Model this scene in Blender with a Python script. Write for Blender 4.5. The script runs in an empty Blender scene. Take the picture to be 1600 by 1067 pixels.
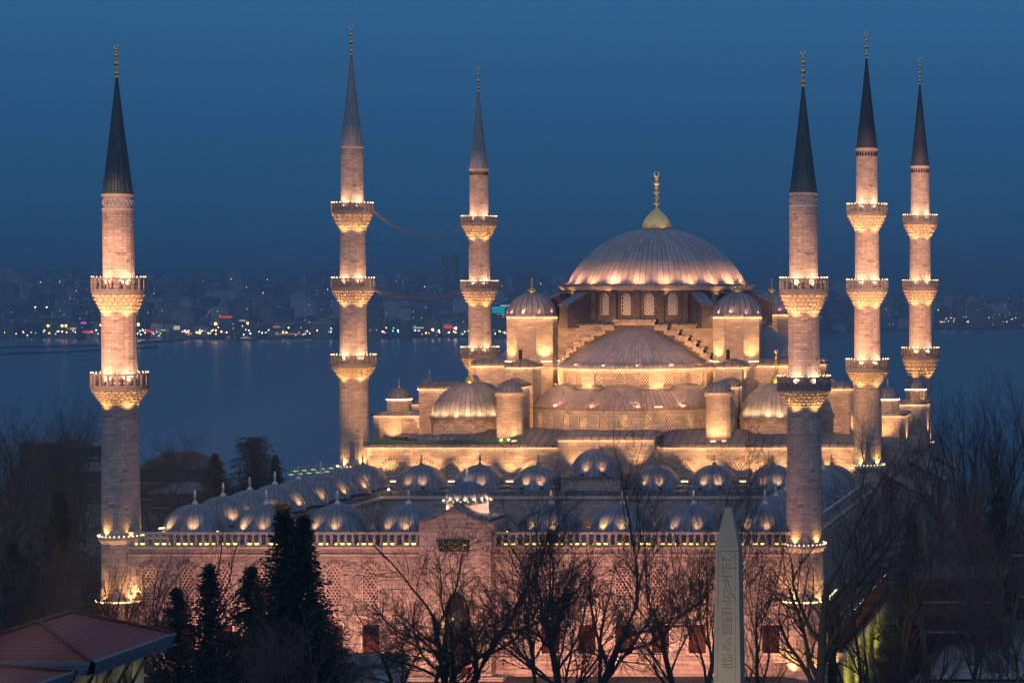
import bpy, math, random
from mathutils import Vector, Matrix
from math import sin, cos, pi, radians, sqrt, floor, exp
C = bpy.context.scene.collection
SC = bpy.context.scene
# ------------------------------------------------------------------ camera, sky, exposure
CAM_Z, F, PX, PY = 36.0, 3680.0, 1780.0, 533.5      # focal length and principal point in photo pixels
HZ = 450.0
PITCH = math.atan((PY - HZ) / F)
cam = bpy.data.cameras.new("camera"); camo = bpy.data.objects.new("camera", cam); C.objects.link(camo)
camo.location = (0, 0, CAM_Z); camo.rotation_euler = (pi/2 - PITCH, 0, 0)
cam.sensor_width = 36; cam.lens = 36 * F / 1600
cam.shift_x = -(PX - 800) / 1600; cam.shift_y = 0
cam.clip_start = 1; cam.clip_end = 30000
SC.camera = camo
SC.view_settings.view_transform = 'Standard'; SC.view_settings.look = 'None'
SC.view_settings.exposure = 0; SC.view_settings.gamma = 1
SC.render.film_transparent = False
cy_ = SC.cycles
cy_.use_denoising = True
cy_.max_bounces = 4; cy_.diffuse_bounces = 2; cy_.glossy_bounces = 2; cy_.volume_bounces = 0; cy_.transparent_max_bounces = 6
cy_.sample_clamp_indirect = 2.0; cy_.sample_clamp_direct = 0; cy_.blur_glossy = 1.0
cy_.caustics_reflective = False; cy_.caustics_refractive = False
cy_.use_light_tree = True

w = bpy.data.worlds.new("World"); SC.world = w; w.use_nodes = True
nt = w.node_tree; nt.nodes.clear()
def wn(t, **k):
    n = nt.nodes.new(t)
    for a, b in k.items(): setattr(n, a, b)
    return n
out = wn('ShaderNodeOutputWorld'); bg = wn('ShaderNodeBackground')
tc = wn('ShaderNodeTexCoord'); sep = wn('ShaderNodeSeparateXYZ')
nt.links.new(tc.outputs['Generated'], sep.inputs[0])
ramp = wn('ShaderNodeValToRGB')
mr = wn('ShaderNodeMapRange'); mr.inputs[1].default_value = -0.1; mr.inputs[2].default_value = 0.5
nt.links.new(sep.outputs['Z'], mr.inputs[0]); nt.links.new(mr.outputs[0], ramp.inputs[0])
el = ramp.color_ramp.elements
def zpos(z): return (z + 0.1) / 0.6
SKY_RAMP = [(-0.1, (.008, .034, .080)), (0.0, (.0155, .072, .160)), (0.03, (.0175, .082, .185)), (0.065, (.0205, .093, .217)),
            (0.12, (.028, .126, .290)), (0.25, (.070, .165, .34)), (0.5, (.16, .25, .42))]
el[0].position = zpos(SKY_RAMP[0][0]); el[0].color = (*SKY_RAMP[0][1], 1)
el[1].position = zpos(SKY_RAMP[-1][0]); el[1].color = (*SKY_RAMP[-1][1], 1)
for z, c in SKY_RAMP[1:-1]:
    e = el.new(zpos(z)); e.color = (*c, 1)
# afterglow on the western side, behind the camera (dusk sky of the Sky Texture, sun just below the horizon)
sky = wn('ShaderNodeTexSky'); sky.sky_type = 'NISHITA'; sky.sun_disc = False
sky.sun_elevation = radians(-2.0); sky.sun_rotation = radians(180); sky.altitude = 50; sky.ozone_density = 4
skm = wn('ShaderNodeMix', data_type='RGBA', blend_type='ADD'); skm.inputs[0].default_value = 0.04
nt.links.new(ramp.outputs[0], skm.inputs[6]); nt.links.new(sky.outputs[0], skm.inputs[7])
wg = wn('ShaderNodeMapRange'); wg.inputs[1].default_value = -.05; wg.inputs[2].default_value = -1.0; wg.inputs[3].default_value = 0; wg.inputs[4].default_value = 1
nt.links.new(sep.outputs['Y'], wg.inputs[0])
wup = wn('ShaderNodeMapRange'); wup.inputs[1].default_value = -.02; wup.inputs[2].default_value = .1; nt.links.new(sep.outputs['Z'], wup.inputs[0])
wmul = wn('ShaderNodeMath', operation='MULTIPLY'); nt.links.new(wg.outputs[0], wmul.inputs[0]); nt.links.new(wup.outputs[0], wmul.inputs[1])
west = wn('ShaderNodeMix', data_type='RGBA', blend_type='ADD'); west.inputs[7].default_value = (.30, .34, .46, 1)
nt.links.new(wmul.outputs[0], west.inputs[0]); nt.links.new(skm.outputs[2], west.inputs[6])
nt.links.new(west.outputs[2], bg.inputs[0]); bg.inputs[1].default_value = 1.0
nt.links.new(bg.outputs[0], out.inputs[0])

def at(px, py, Y):
    """world point on the ray of a photo pixel at distance Y"""
    cp, sp = cos(PITCH), sin(PITCH)
    dx, u = px - PX, PY - py
    ry = F*cp + u*sp; rz = -F*sp + u*cp
    t = Y / ry
    return Vector((dx*t, Y, CAM_Z + rz*t))
def zat(py, Y): return at(PX, py, Y).z
def mpx(Y): return Y / F

# ------------------------------------------------------------------ mesh helpers
ORG = {}
class MB:
    def __init__(s): s.v = []; s.f = []; s.uv = []; s.mi = []; s.sm = []
    def add(s, pts):
        b = len(s.v); s.v.extend([tuple(p) for p in pts]); return b
    def face(s, idx, uv=None, m=0, smooth=False):
        if uv is None:
            P = [Vector(s.v[i]) for i in idx]
            n = (P[1]-P[0]).cross(P[2]-P[0])
            if n.length < 1e-9 and len(P) > 3: n = (P[2]-P[0]).cross(P[3]-P[0])
            if n.length > 1e-9: n.normalize()
            if abs(n.z) > .75: uv = [(p.x, p.y) for p in P]
            else:
                t = Vector((-n.y, n.x, 0))
                if t.length < 1e-6: t = Vector((1, 0, 0))
                t.normalize(); uv = [(p.dot(t), p.z) for p in P]
        s.f.append(tuple(idx)); s.uv.append(uv); s.mi.append(m); s.sm.append(smooth)
    def poly(s, pts, uv=None, m=0, smooth=False):
        b = s.add(pts); s.face(range(b, b+len(pts)), uv, m, smooth)
    def box(s, x0, x1, y0, y1, z0, z1, m=0):
        b = s.add([(x0,y0,z0),(x1,y0,z0),(x1,y1,z0),(x0,y1,z0),(x0,y0,z1),(x1,y0,z1),(x1,y1,z1),(x0,y1,z1)])
        for q in ((0,3,2,1),(4,5,6,7),(0,1,5,4),(1,2,6,5),(2,3,7,6),(3,0,4,7)): s.face([b+i for i in q], None, m)
    def frustum(s, r0, r1, z0, z1, m=0, cap=True):
        """r = (x0,x1,y0,y1) rectangles at z0 and z1"""
        b = s.add([(r0[0],r0[2],z0),(r0[1],r0[2],z0),(r0[1],r0[3],z0),(r0[0],r0[3],z0),
                   (r1[0],r1[2],z1),(r1[1],r1[2],z1),(r1[1],r1[3],z1),(r1[0],r1[3],z1)])
        Q = [(0,1,5,4),(1,2,6,5),(2,3,7,6),(3,0,4,7)]
        if cap: Q += [(4,5,6,7),(0,3,2,1)]
        for q in Q: s.face([b+i for i in q], None, m)
    def obox(s, c, ax, ay, az, m=0):
        """box about c with half-axis vectors"""
        c = Vector(c); b = s.add([c+i*ax+j*ay+k*az for k in (-1,1) for j in (-1,1) for i in (-1,1)])
        for q in ((0,2,3,1),(4,5,7,6),(0,1,5,4),(2,6,7,3),(0,4,6,2),(1,3,7,5)): s.face([b+i for i in q], None, m)
    def prism(s, pts2, z0, z1, m=0, mt=None):
        n = len(pts2); b = s.add([(x,y,z0) for x,y in pts2] + [(x,y,z1) for x,y in pts2])
        u = 0
        for i in range(n):
            j = (i+1) % n; L = math.dist(pts2[i], pts2[j])
            s.face([b+i, b+j, b+n+j, b+n+i], [(u,z0),(u+L,z0),(u+L,z1),(u,z1)], m); u += L
        s.face([b+n+i for i in range(n)], None, m if mt is None else mt); s.face([b+i for i in reversed(range(n))], None, m)
    def lathe(s, cx, cy, prof, n=32, a0=0, a1=2*pi, m=0, smooth=True, ribs=None, rmod=None, uoff=0):
        full = abs(a1-a0-2*pi) < 1e-6
        cols = n if full else n+1
        b = len(s.v)
        rm = max(r for r, z in prof)
        V = [0]
        for i in range(1, len(prof)): V.append(V[-1] + math.dist(prof[i], prof[i-1]))
        for (r, z) in prof:
            for k in range(cols):
                a = a0 + (a1-a0)*k/n
                rr = r*(rmod(a, z) if rmod else 1)
                s.v.append((cx+rr*cos(a), cy+rr*sin(a), z))
        for i in range(len(prof)-1):
            for k in range(n):
                k2 = (k+1) % cols
                if ribs: ua, ub = ribs*k/n, ribs*(k+1)/n; va, vb = V[i], V[i+1]
                else:
                    ua, ub = rm*(a1-a0)*k/n+uoff, rm*(a1-a0)*(k+1)/n+uoff
                    va, vb = (prof[i][1], prof[i+1][1]) if abs(prof[i+1][1]-prof[i][1]) > .3*abs(prof[i+1][0]-prof[i][0]) else (V[i]+prof[0][1], V[i+1]+prof[0][1])
                s.face([b+i*cols+k, b+i*cols+k2, b+(i+1)*cols+k2, b+(i+1)*cols+k], [(ua,va),(ub,va),(ub,vb),(ua,vb)], m, smooth)
    def tube(s, pts, rad, n=6, m=0, smooth=True, cap=True):
        pts = [Vector(p) for p in pts]; N = len(pts)
        if not hasattr(rad, '__len__'): rad = [rad]*N
        b = len(s.v); ref = Vector((0.31, 0.17, 0.93))
        for i, p in enumerate(pts):
            d = (pts[min(i+1,N-1)] - pts[max(i-1,0)]); d = d.normalized() if d.length > 1e-9 else Vector((0,0,1))
            r_ = ref if abs(d.dot(ref)) < .95 else Vector((1,0,0))
            e1 = d.cross(r_).normalized(); e2 = d.cross(e1)
            for k in range(n):
                a = 2*pi*k/n; q = p + (e1*cos(a) + e2*sin(a))*rad[i]; s.v.append((q.x,q.y,q.z))
        for i in range(N-1):
            for k in range(n):
                k2 = (k+1) % n
                s.face([b+i*n+k, b+i*n+k2, b+(i+1)*n+k2, b+(i+1)*n+k], [(k,i),(k+1,i),(k+1,i+1),(k,i+1)], m, smooth)
        if cap and n > 3:
            s.face([b+k for k in reversed(range(n))], [(0,0)]*n, m); s.face([b+(N-1)*n+k for k in range(n)], [(0,0)]*n, m)
    def ring(s, cx, cy, z, R, r, n=40, k=5, m=0, a0=0, a1=2*pi):
        N = n if abs(a1-a0-2*pi) > 1e-6 else n
        pts = [(cx+R*cos(a0+(a1-a0)*i/N), cy+R*sin(a0+(a1-a0)*i/N), z) for i in range(N+1)]
        s.tube(pts, r, k, m, cap=False)
    def ball(s, c, r, m=0):
        x,y,z = c; b = s.add([(x+r,y,z),(x-r,y,z),(x,y+r,z),(x,y-r,z),(x,y,z+r),(x,y,z-r)])
        for q in ((0,2,4),(2,1,4),(1,3,4),(3,0,4),(2,0,5),(1,2,5),(3,1,5),(0,3,5)): s.face([b+i for i in q], [(0,0)]*3, m, False)
    def build(s, name, mats, parent=None):
        o_ = ORG.get(parent.name, (0,0,0)) if parent else (0,0,0)
        me = bpy.data.meshes.new(name)
        me.from_pydata([(x-o_[0], y-o_[1], z-o_[2]) for x,y,z in s.v], [], s.f)
        if not isinstance(mats, (list, tuple)): mats = [mats]
        for m_ in mats: me.materials.append(m_)
        ul = me.uv_layers.new(name='UVMap')
        flat = []
        for q in s.uv:
            for t in q: flat.extend((t[0], t[1]))
        ul.data.foreach_set('uv', flat)
        me.polygons.foreach_set('material_index', s.mi); me.polygons.foreach_set('use_smooth', s.sm)
        me.update()
        o = bpy.data.objects.new(name, me); C.objects.link(o)
        if parent: o.parent = parent; ORG[o.name] = o_
        return o
def empty(name, loc):
    o = bpy.data.objects.new(name, None); C.objects.link(o); o.location = loc; ORG[o.name] = tuple(loc); o.empty_display_size = .5
    return o
def tag(o, label=None, cat=None, group=None, kind=None):
    if label: o['label'] = label
    if cat: o['category'] = cat
    if group: o['group'] = group
    if kind: o['kind'] = kind
    return o
def copy_tree(o, parent=None):
    c = o.copy(); C.objects.link(c)
    if parent: c.parent = parent
    for ch in list(o.children): copy_tree(ch, c)
    return c
def dome_prof(R, h, z0, n=10, eave=0.0):
    """spherical cap or half ellipsoid profile, from the eave to the apex"""
    P = []
    if eave: P.append((R+eave, z0-.05))
    if h < R*.98:
        S = (R*R+h*h)/(2*h); t0 = math.asin(min(1, R/S))
        for i in range(n+1):
            t = t0*(1-i/n); P.append((max(S*sin(t), .002), z0+S*cos(t)-(S-h)))
    else:
        for i in range(n+1):
            t = pi/2*i/n; P.append((max(R*cos(t), .002), z0+h*sin(t)))
    return P

# ------------------------------------------------------------------ lamps
WARM = (1.0, .51, .18); AMBER = (1.0, .48, .13); ROSE = (1.0, .42, .24)
LK = 6.0
def lamp_parent(o, parent):
    if parent:
        o.parent = parent; a = ORG.get(parent.name, (0,0,0)); o.location = Vector(o.location) - Vector(a)
NL = [0]
def spot(loc, target, power, color=WARM, angle=70, blend=.6, radius=.08, parent=None):
    l = bpy.data.lights.new('flood_light', 'SPOT'); l.energy = power*LK; l.color = color
    l.spot_size = radians(angle); l.spot_blend = blend; l.shadow_soft_size = radius
    o = bpy.data.objects.new('flood_light', l); C.objects.link(o)
    o.location = loc; d = Vector(target) - Vector(loc)
    o.rotation_euler = d.to_track_quat('-Z', 'Y').to_euler(); lamp_parent(o, parent); NL[0] += 1
    return o
def point(loc, power, color=WARM, radius=.1, parent=None):
    l = bpy.data.lights.new('lamp_light', 'POINT'); l.energy = power; l.color = color; l.shadow_soft_size = radius
    o = bpy.data.objects.new('lamp_light', l); C.objects.link(o); o.location = loc; lamp_parent(o, parent); NL[0] += 1
    return o

# ------------------------------------------------------------------ materials
class G:
    def __init__(s, name):
        s.mat = bpy.data.materials.new(name); s.mat.use_nodes = True; s.t = s.mat.node_tree; s.t.nodes.clear()
        s.out = s.t.nodes.new('ShaderNodeOutputMaterial')
    def n(s, typ, ins=None, **k):
        nd = s.t.nodes.new(typ)
        for a, b in k.items(): setattr(nd, a, b)
        for a, b in (ins or {}).items():
            if isinstance(b, bpy.types.NodeSocket): s.t.links.new(b, nd.inputs[a])
            else: nd.inputs[a].default_value = b
        return nd
    def math(s, op, a, b=0.0, c=0.0, clamp=False):
        nd = s.n('ShaderNodeMath', {0: a, 1: b, 2: c}, operation=op); nd.use_clamp = clamp; return nd.outputs[0]
    def mix(s, f, a, b, bt='MIX'):
        nd = s.n('ShaderNodeMix', {0: f, 6: a, 7: b}, data_type='RGBA', blend_type=bt); return nd.outputs[2]
    def ramp(s, f, stops):
        nd = s.n('ShaderNodeValToRGB', {0: f}); e = nd.color_ramp.elements
        e[0].position, e[0].color = stops[0][0], stops[0][1]; e[1].position, e[1].color = stops[-1][0], stops[-1][1]
        for p, c in stops[1:-1]: q = e.new(p); q.color = c
        return nd.outputs[0]
    def noise(s, vec, scale, detail=3, rough=.55):
        return s.n('ShaderNodeTexNoise', {'Vector': vec, 'Scale': scale, 'Detail': detail, 'Roughness': rough}).outputs[0]
    def bsdf(s, col, rough=.8, metal=0.0, normal=None, emis=None, es=0.0, spec=.3):
        i = {'Base Color': col, 'Roughness': rough, 'Metallic': metal, 'Specular IOR Level': spec}
        if normal: i['Normal'] = normal
        if emis is not None: i['Emission Color'] = emis; i['Emission Strength'] = es
        b = s.n('ShaderNodeBsdfPrincipled', i); s.t.links.new(b.outputs[0], s.out.inputs[0]); return s.mat
    def bump(s, h, strength=.4, dist=.05):
        return s.n('ShaderNodeBump', {'Strength': strength, 'Distance': dist, 'Height': h}).outputs[0]
def c4(c, k=1): return (c[0]*k, c[1]*k, c[2]*k, 1)

def stone(name, base, bw=.9, bh=.36, dark=.55, stain=.5):
    g = G(name); uv = g.n('ShaderNodeTexCoord').outputs['UV']; ob = g.n('ShaderNodeTexCoord').outputs['Object']
    br = g.n('ShaderNodeTexBrick', {'Vector': uv, 'Color1': c4(base, 1.16), 'Color2': c4(base, .72), 'Mortar': c4(base, dark), 'Scale': 1.0,
             'Mortar Size': .028, 'Mortar Smooth': .3, 'Bias': .1, 'Brick Width': bw, 'Row Height': bh})
    n1 = g.noise(uv, .55, 5, .65); n2 = g.noise(uv, 3.2, 4, .6)
    mp = g.n('ShaderNodeMapping', {'Vector': uv, 'Scale': (.9, 3.2, 1)}).outputs[0]
    n3 = g.noise(mp, .8, 5, .7)
    col = g.mix(g.ramp(n1, [(.35, (.25*stain,)*3+(1,)), (.62, (0,0,0,1))]), br.outputs[0], c4(base, .45))
    col = g.mix(g.math('MULTIPLY', g.ramp(n2, [(.3, (1,1,1,1)), (.75, (0,0,0,1))]), .3), col, c4(base, .6))
    mp2 = g.n('ShaderNodeMapping', {'Vector': uv, 'Scale': (2.6, .22, 1)}).outputs[0]; n4 = g.noise(mp2, .9, 4, .6)
    col = g.mix(g.math('MULTIPLY', g.ramp(n4, [(.48, (0,0,0,1)), (.72, (1,1,1,1))]), .38*min(1, stain+.3)), col, (base[0]*.45, base[1]*.42, base[2]*.42, 1))
    col = g.mix(g.math('MULTIPLY', g.ramp(n3, [(.56, (0,0,0,1)), (.63, (1,1,1,1))]), stain), col, (base[0]*.22, base[1]*.24, base[2]*.24, 1))
    h = g.math('ADD', g.math('MULTIPLY', br.outputs[1], -1.0), g.math('MULTIPLY', n2, .6))
    return g.bsdf(col, .88, 0, g.bump(h, .5, .04), spec=.2)
def lead(name, base, sheet=1.4, rough=.48, metal=.25):
    g = G(name); uv = g.n('ShaderNodeTexCoord').outputs['UV']
    sp = g.n('ShaderNodeSeparateXYZ', {0: uv})
    fu = g.math('FRACT', sp.outputs[0]); du = g.math('MINIMUM', fu, g.math('SUBTRACT', 1.0, fu))
    seam = g.math('SUBTRACT', 1.0, g.math('DIVIDE', du, .14), clamp=True)
    vv = g.math('DIVIDE', sp.outputs[1], sheet); fv = g.math('FRACT', vv)
    cross = g.math('LESS_THAN', fv, .05)
    cell = g.n('ShaderNodeCombineXYZ', {0: g.math('FLOOR', sp.outputs[0]), 1: g.math('FLOOR', vv)}).outputs[0]
    wn_ = g.n('ShaderNodeTexWhiteNoise', {'Vector': cell}, noise_dimensions='3D').outputs[0]
    col = g.mix(wn_, c4(base, .78), c4(base, 1.2))
    nz = g.noise(uv, .9, 4, .6)
    col = g.mix(g.math('MULTIPLY', g.ramp(nz, [(.4, (0,0,0,1)), (.7, (1,1,1,1))]), .45), col, (base[0]*1.45, base[1]*1.4, base[2]*1.32, 1))
    col = g.mix(g.math('MULTIPLY', g.math('POWER', seam, 1.3), .85), col, c4(base, .22))
    col = g.mix(g.math('MULTIPLY', cross, .35), col, c4(base, .4))
    return g.bsdf(col, rough, metal, g.bump(g.math('ADD', seam, g.math('MULTIPLY', nz, .3)), .45, .06), spec=.4)
def plain(name, base, rough=.7, metal=0, nscale=3, var=.35, spec=.3):
    g = G(name); ob = g.n('ShaderNodeTexCoord').outputs['Object']
    nz = g.noise(ob, nscale, 4)
    col = g.mix(nz, c4(base, 1-var), c4(base, 1+var))
    return g.bsdf(col, rough, metal, g.bump(nz, .15, .03), spec=spec)
def glow(name, col, s, sample=True):
    g = G(name); e = g.n('ShaderNodeEmission', {0: c4(col), 1: s}); g.t.links.new(e.outputs[0], g.out.inputs[0])
    g.mat.cycles.emission_sampling = 'FRONT_BACK' if sample else 'NONE'
    return g.mat
def lattice(name, plaster, hole, size=.34, es=0.0, ec=(1,.62,.22)):
    g = G(name); uv = g.n('ShaderNodeTexCoord').outputs['UV']
    def lat(off):
        mp = g.n('ShaderNodeMapping', {'Vector': uv, 'Location': off, 'Scale': (1/size, 1/(size*1.5), 1)}).outputs[0]
        fr = g.n('ShaderNodeVectorMath', {0: mp}, operation='FRACTION').outputs[0]
        sb = g.n('ShaderNodeVectorMath', {0: fr, 1: (.5,.5,0)}, operation='SUBTRACT').outputs[0]
        sc = g.n('ShaderNodeVectorMath', {0: sb, 1: (1,1.5,0)}, operation='MULTIPLY').outputs[0]
        return g.n('ShaderNodeVectorMath', {0: sc}, operation='LENGTH').outputs['Value']
    d = g.math('MINIMUM', lat((0,0,0)), lat((.5,.5,0)))
    hm = g.math('LESS_THAN', d, .30)
    col = g.mix(hm, c4(plaster), c4(hole))  # dark dots painted for holes onto the unlit interior
    if es:
        nz = g.noise(uv, 1.3, 2)
        return g.bsdf(col, .85, 0, g.bump(g.math('MULTIPLY', hm, -1), .6, .05), emis=c4(ec), es=g.math('MULTIPLY', g.math('MULTIPLY', hm, es), g.ramp(nz, [(.42,(0,0,0,1)),(.6,(1,1,1,1))])))
    return g.bsdf(col, .85, 0, g.bump(g.math('MULTIPLY', hm, -1), .6, .05))

M = {}
ST = (.43, .365, .325)
M['stone'] = stone('weathered limestone', ST)
M['stone_wall'] = stone('coursed wall stone', (.43,.35,.31), 1.15, .42, .5, .6)
M['stone_grey'] = stone('grey stone', (.36,.34,.32), 1.0, .4, .6, .6)  # greyer stone for tier walls, arcades and galleries
M['shaft'] = stone('minaret shaft stone', (.42,.36,.33), .85, .30, .55, .75)
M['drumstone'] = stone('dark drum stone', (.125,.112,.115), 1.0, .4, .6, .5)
M['trim'] = plain('pale moulding stone', (.46,.39,.34), .8, 0, 2.2, .2)
M['carved'] = plain('carved corbel stone', (.44,.36,.28), .85, 0, 2.5, .22)
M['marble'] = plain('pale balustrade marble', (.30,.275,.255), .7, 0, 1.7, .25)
M['railing'] = plain('shaded railing stone', (.165,.165,.175), .7, 0, 1.7, .25)  # shade on the balconies put into a darker stone colour
M['greymarble'] = plain('blue grey marble', (.30,.33,.36), .6, 0, 1.7, .2)
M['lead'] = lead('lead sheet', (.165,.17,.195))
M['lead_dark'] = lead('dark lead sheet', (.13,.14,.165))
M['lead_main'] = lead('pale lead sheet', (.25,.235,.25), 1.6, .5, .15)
M['lead_red'] = lead('warm lead sheet', (.21,.18,.18), 1.6, .5, .15)
M['spire_green'] = lead('green grey lead', (.050,.078,.085), 1.3, .5, .3)
M['spire_dark'] = lead('blue black lead', (.050,.056,.072), 1.3, .5, .3)
M['spire_grey'] = lead('grey lead', (.25,.25,.265), 1.3, .5, .2)
M['leadflat'] = lead('roof lead', (.125,.12,.135), 2.2, .55, .2)
M['gold'] = plain('gilded copper', (.86,.56,.17), .32, 1.0, 4, .15)
M['goldpaint'] = plain('gilded ribs', (.70,.56,.26), .42, .65, 4, .2)
M['white_finial'] = plain('white stone finial', (.62,.55,.50), .6, 0, 4, .15)
M['lattice'] = lattice('pierced plaster screen', (.52,.45,.38), (.02,.018,.016))
M['lattice_lit'] = lattice('pierced plaster screen lit', (.50,.44,.38), (.03,.02,.012), .34, .8)  # hole dots glow in place of lamps inside the hall
M['lattice_drum'] = lattice('pierced white screen', (.62,.58,.52), (.03,.03,.035), .34, 0)
M['lattice_big'] = lattice('pierced stone screen', (.42,.33,.29), (.10,.065,.052), .36)
M['dark'] = plain('dark recess', (.02,.018,.017), .9)
M['darkmetal'] = plain('dark lamp housing', (.03,.03,.032), .5, .4)
M['shutter'] = plain('oxblood shutters', (.075,.018,.012), .7, 0, 1.5, .3)
M['strip'] = glow('warm light strip', (1.0, .60, .25), 7)
M['strip_soft'] = glow('soft light strip', (1.0, .54, .26), 55)
M['bulb'] = glow('festoon bulb', (1.0, .68, .34), 4.5, False)
M['railglow'] = glow('balustrade light', (1.0, .66, .18), 5)
M['bark'] = plain('dark bark', (.050,.043,.038), .95, 0, 2, .4)
M['bark_brown'] = plain('brown bark', (.10,.070,.053), .95, 0, 2, .4)
M['bark_grey'] = plain('grey bark', (.08,.075,.07), .95, 0, 2, .4)
M['needle'] = plain('dark needles', (.010,.022,.018), .8, 0, 1.2, .5)
M['needle2'] = plain('blue green needles', (.013,.026,.024), .8, 0, 1.2, .5)
M['tile'] = None
# ------------------------------------------------------------------ ground, water
XC = -63.3
YD = 309.3
SEA = -35.0
def sstep(a, b, x):
    t = max(0, min(1, (x-a)/(b-a))); return t*t*(3-2*t)
def shore_y(x):
    return 3290 + 820*sstep(-900, -150, x) + 40*sin(x*.011) + 25*sin(x*.031+1)
def ground_z(x, y):
    z = -.2 - 1.2*sstep(330, 400, y) - 45*sstep(380, 760, y)
    z -= 7.4*sstep(31.6, 35.2, x-XC)*sstep(203, 221, y)*(1-sstep(39.5, 42.5, x-XC))
    z += 5.5*sstep(185, 130, y)*sstep(-45, -58, x)
    if y > 3000:
        d = y - shore_y(x); t = sstep(-30, 30, d)
        hill = 3 + 62*sstep(150, 3200, d)*(1-.62*sstep(-1500, -300, x)) + 10*sin(x*.0021+.7)*sstep(300, 1800, d) + 6*sin(x*.006+y*.002)*sstep(300,1200,d)
        z = z*(1-t) + (SEA + hill)*t
    return z
mb = MB()
ys = [-60+20*i for i in range(24)] + [430+40*i for i in range(12)] + [1000+250*i for i in range(8)] + [2950+30*i for i in range(60)] + [4800+150*i for i in range(40)]
xs = [-9000, -7000] + [-5200+130*i for i in range(32)] + [-1040+26*i for i in range(60)] + [560+200*i for i in range(12)] + [4000, 7000]
xs = sorted(xs+[XC+31.5, XC+35.3, XC+37, XC+39.6, XC+42.5]); nx = len(xs)
for y in ys:
    for x in xs: mb.v.append((x, y, ground_z(x, y)))

for j in range(len(ys)-1):
    for i in range(nx-1):
        q = (j*nx+i, j*nx+i+1, (j+1)*nx+i+1, (j+1)*nx+i)
        mb.face(q, [(mb.v[k][0], mb.v[k][1]) for k in q], 0, True)
g = G('earth and paving'); ob = g.n('ShaderNodeTexCoord').outputs['Object']
nz = g.noise(ob, .12, 5); nz2 = g.noise(ob, 2.5, 3)
col = g.mix(g.ramp(nz, [(.42, (0,0,0,1)), (.58, (1,1,1,1))]), (.035,.04,.028,1), (.13,.12,.11,1))
col = g.mix(g.math('MULTIPLY', nz2, .5), col, (.05,.045,.035,1))
M['earth'] = g.bsdf(col, .95, 0, g.bump(nz2, .3, .1))
tag(mb.build('ground', M['earth']), kind='structure')
M['paving'] = stone('plaza paving', (.26,.25,.25), 1.6, 1.1, .6, .5)
mb = MB(); mb.poly([(-19.5,216,.06),(14,216,.06),(14,318,.06),(-19.5,318,.06)]); tag(mb.build('plaza_paving', M['paving']), kind='structure')
mb = MB(); mb.poly([(-12000, 430, SEA), (9000, 430, SEA), (9000, 9200, SEA), (-12000, 9200, SEA)])
g = G('strait water'); ob = g.n('ShaderNodeTexCoord').outputs['Object']
m1 = g.n('ShaderNodeMapping', {'Vector': ob, 'Scale': (.05, .12, 1)}).outputs[0]
m2 = g.n('ShaderNodeMapping', {'Vector': ob, 'Scale': (.004, .012, 1)}).outputs[0]
n1 = g.noise(m1, 1, 4, .6); n2 = g.noise(m2, 1, 3, .5)
bmp = g.bump(g.math('ADD', n1, g.math('MULTIPLY', n2, .8)), .35, 1.2)
M['water'] = g.bsdf(g.mix(n2, (.006,.022,.042,1), (.010,.030,.056,1)), .22, 0, bmp, spec=.5)
tag(mb.build('water', M['water']), kind='structure')

# ------------------------------------------------------------------ walls with real openings
def plane_map(o, t, n):
    o, t, n = Vector(o), Vector(t), Vector(n)
    return lambda u, z, d=0: Vector((o.x+u*t.x-d*n.x, o.y+u*t.y-d*n.y, z))
def cyl_map(cx, cy, R, a0):
    return lambda u, z, d=0: Vector((cx+(R-d)*cos(a0+u/R), cy+(R-d)*sin(a0+u/R), z))
def arch_pts(u, w, zsp, za, k=5):
    """left spring to right spring over a slightly pointed head"""
    P = []
    for i in range(2*k+1):
        x = -w/2 + w*i/(2*k); q = abs(x)/(w/2)
        P.append((u+x, zsp+(za-zsp)*(.72*sqrt(max(0, 1-q*q))+.28*(1-q))))
    return P
def outline(o):
    u, w, z0, zs, za = o
    h = [(u-w/2, z0)] + (arch_pts(u, w, zs, za) if za > zs else [(u-w/2, zs), (u+w/2, zs)]) + [(u+w/2, z0)]
    return h
def wall_strip(mb, mp, u0, u1, z0, z1, ops, depth=.45, du=2.0, m=0):
    ops = sorted(ops); cuts = [u0]
    for a, b in zip(ops, ops[1:]): cuts.append((a[0]+a[1]/2 + b[0]-b[1]/2)/2)
    cuts.append(u1)
    def quad(ua, ub, za, zb):
        if ub-ua < 1e-4 or zb-za < 1e-4: return
        k = max(1, int(math.ceil((ub-ua)/du)))
        for i in range(k):
            p, q = ua+(ub-ua)*i/k, ua+(ub-ua)*(i+1)/k
            mb.poly([mp(p,za), mp(q,za), mp(q,zb), mp(p,zb)], [(p,za),(q,za),(q,zb),(p,zb)], m)
    if not ops: quad(u0, u1, z0, z1)
    for i, o in enumerate(ops):
        u, w, a, zs, za = o; L, R = u-w/2, u+w/2
        quad(cuts[i], L, z0, z1); quad(R, cuts[i+1], z0, z1); quad(L, R, z0, a)
        H = outline(o)[1:-1]
        for p, q in zip(H, H[1:]):
            if abs(p[0]-q[0]) > 1e-6:
                mb.poly([mp(p[0],p[1]), mp(q[0],q[1]), mp(q[0],z1), mp(p[0],z1)], [(p[0],p[1]),(q[0],q[1]),(q[0],z1),(p[0],z1)], m)
        O = outline(o)
        for p, q in zip(O, O[1:]+O[:1]):
            mb.poly([mp(p[0],p[1]), mp(q[0],q[1]), mp(q[0],q[1],depth), mp(p[0],p[1],depth)], [(0,p[1]),(.3,q[1]),(depth,q[1]),(depth,p[1])], m)
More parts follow.
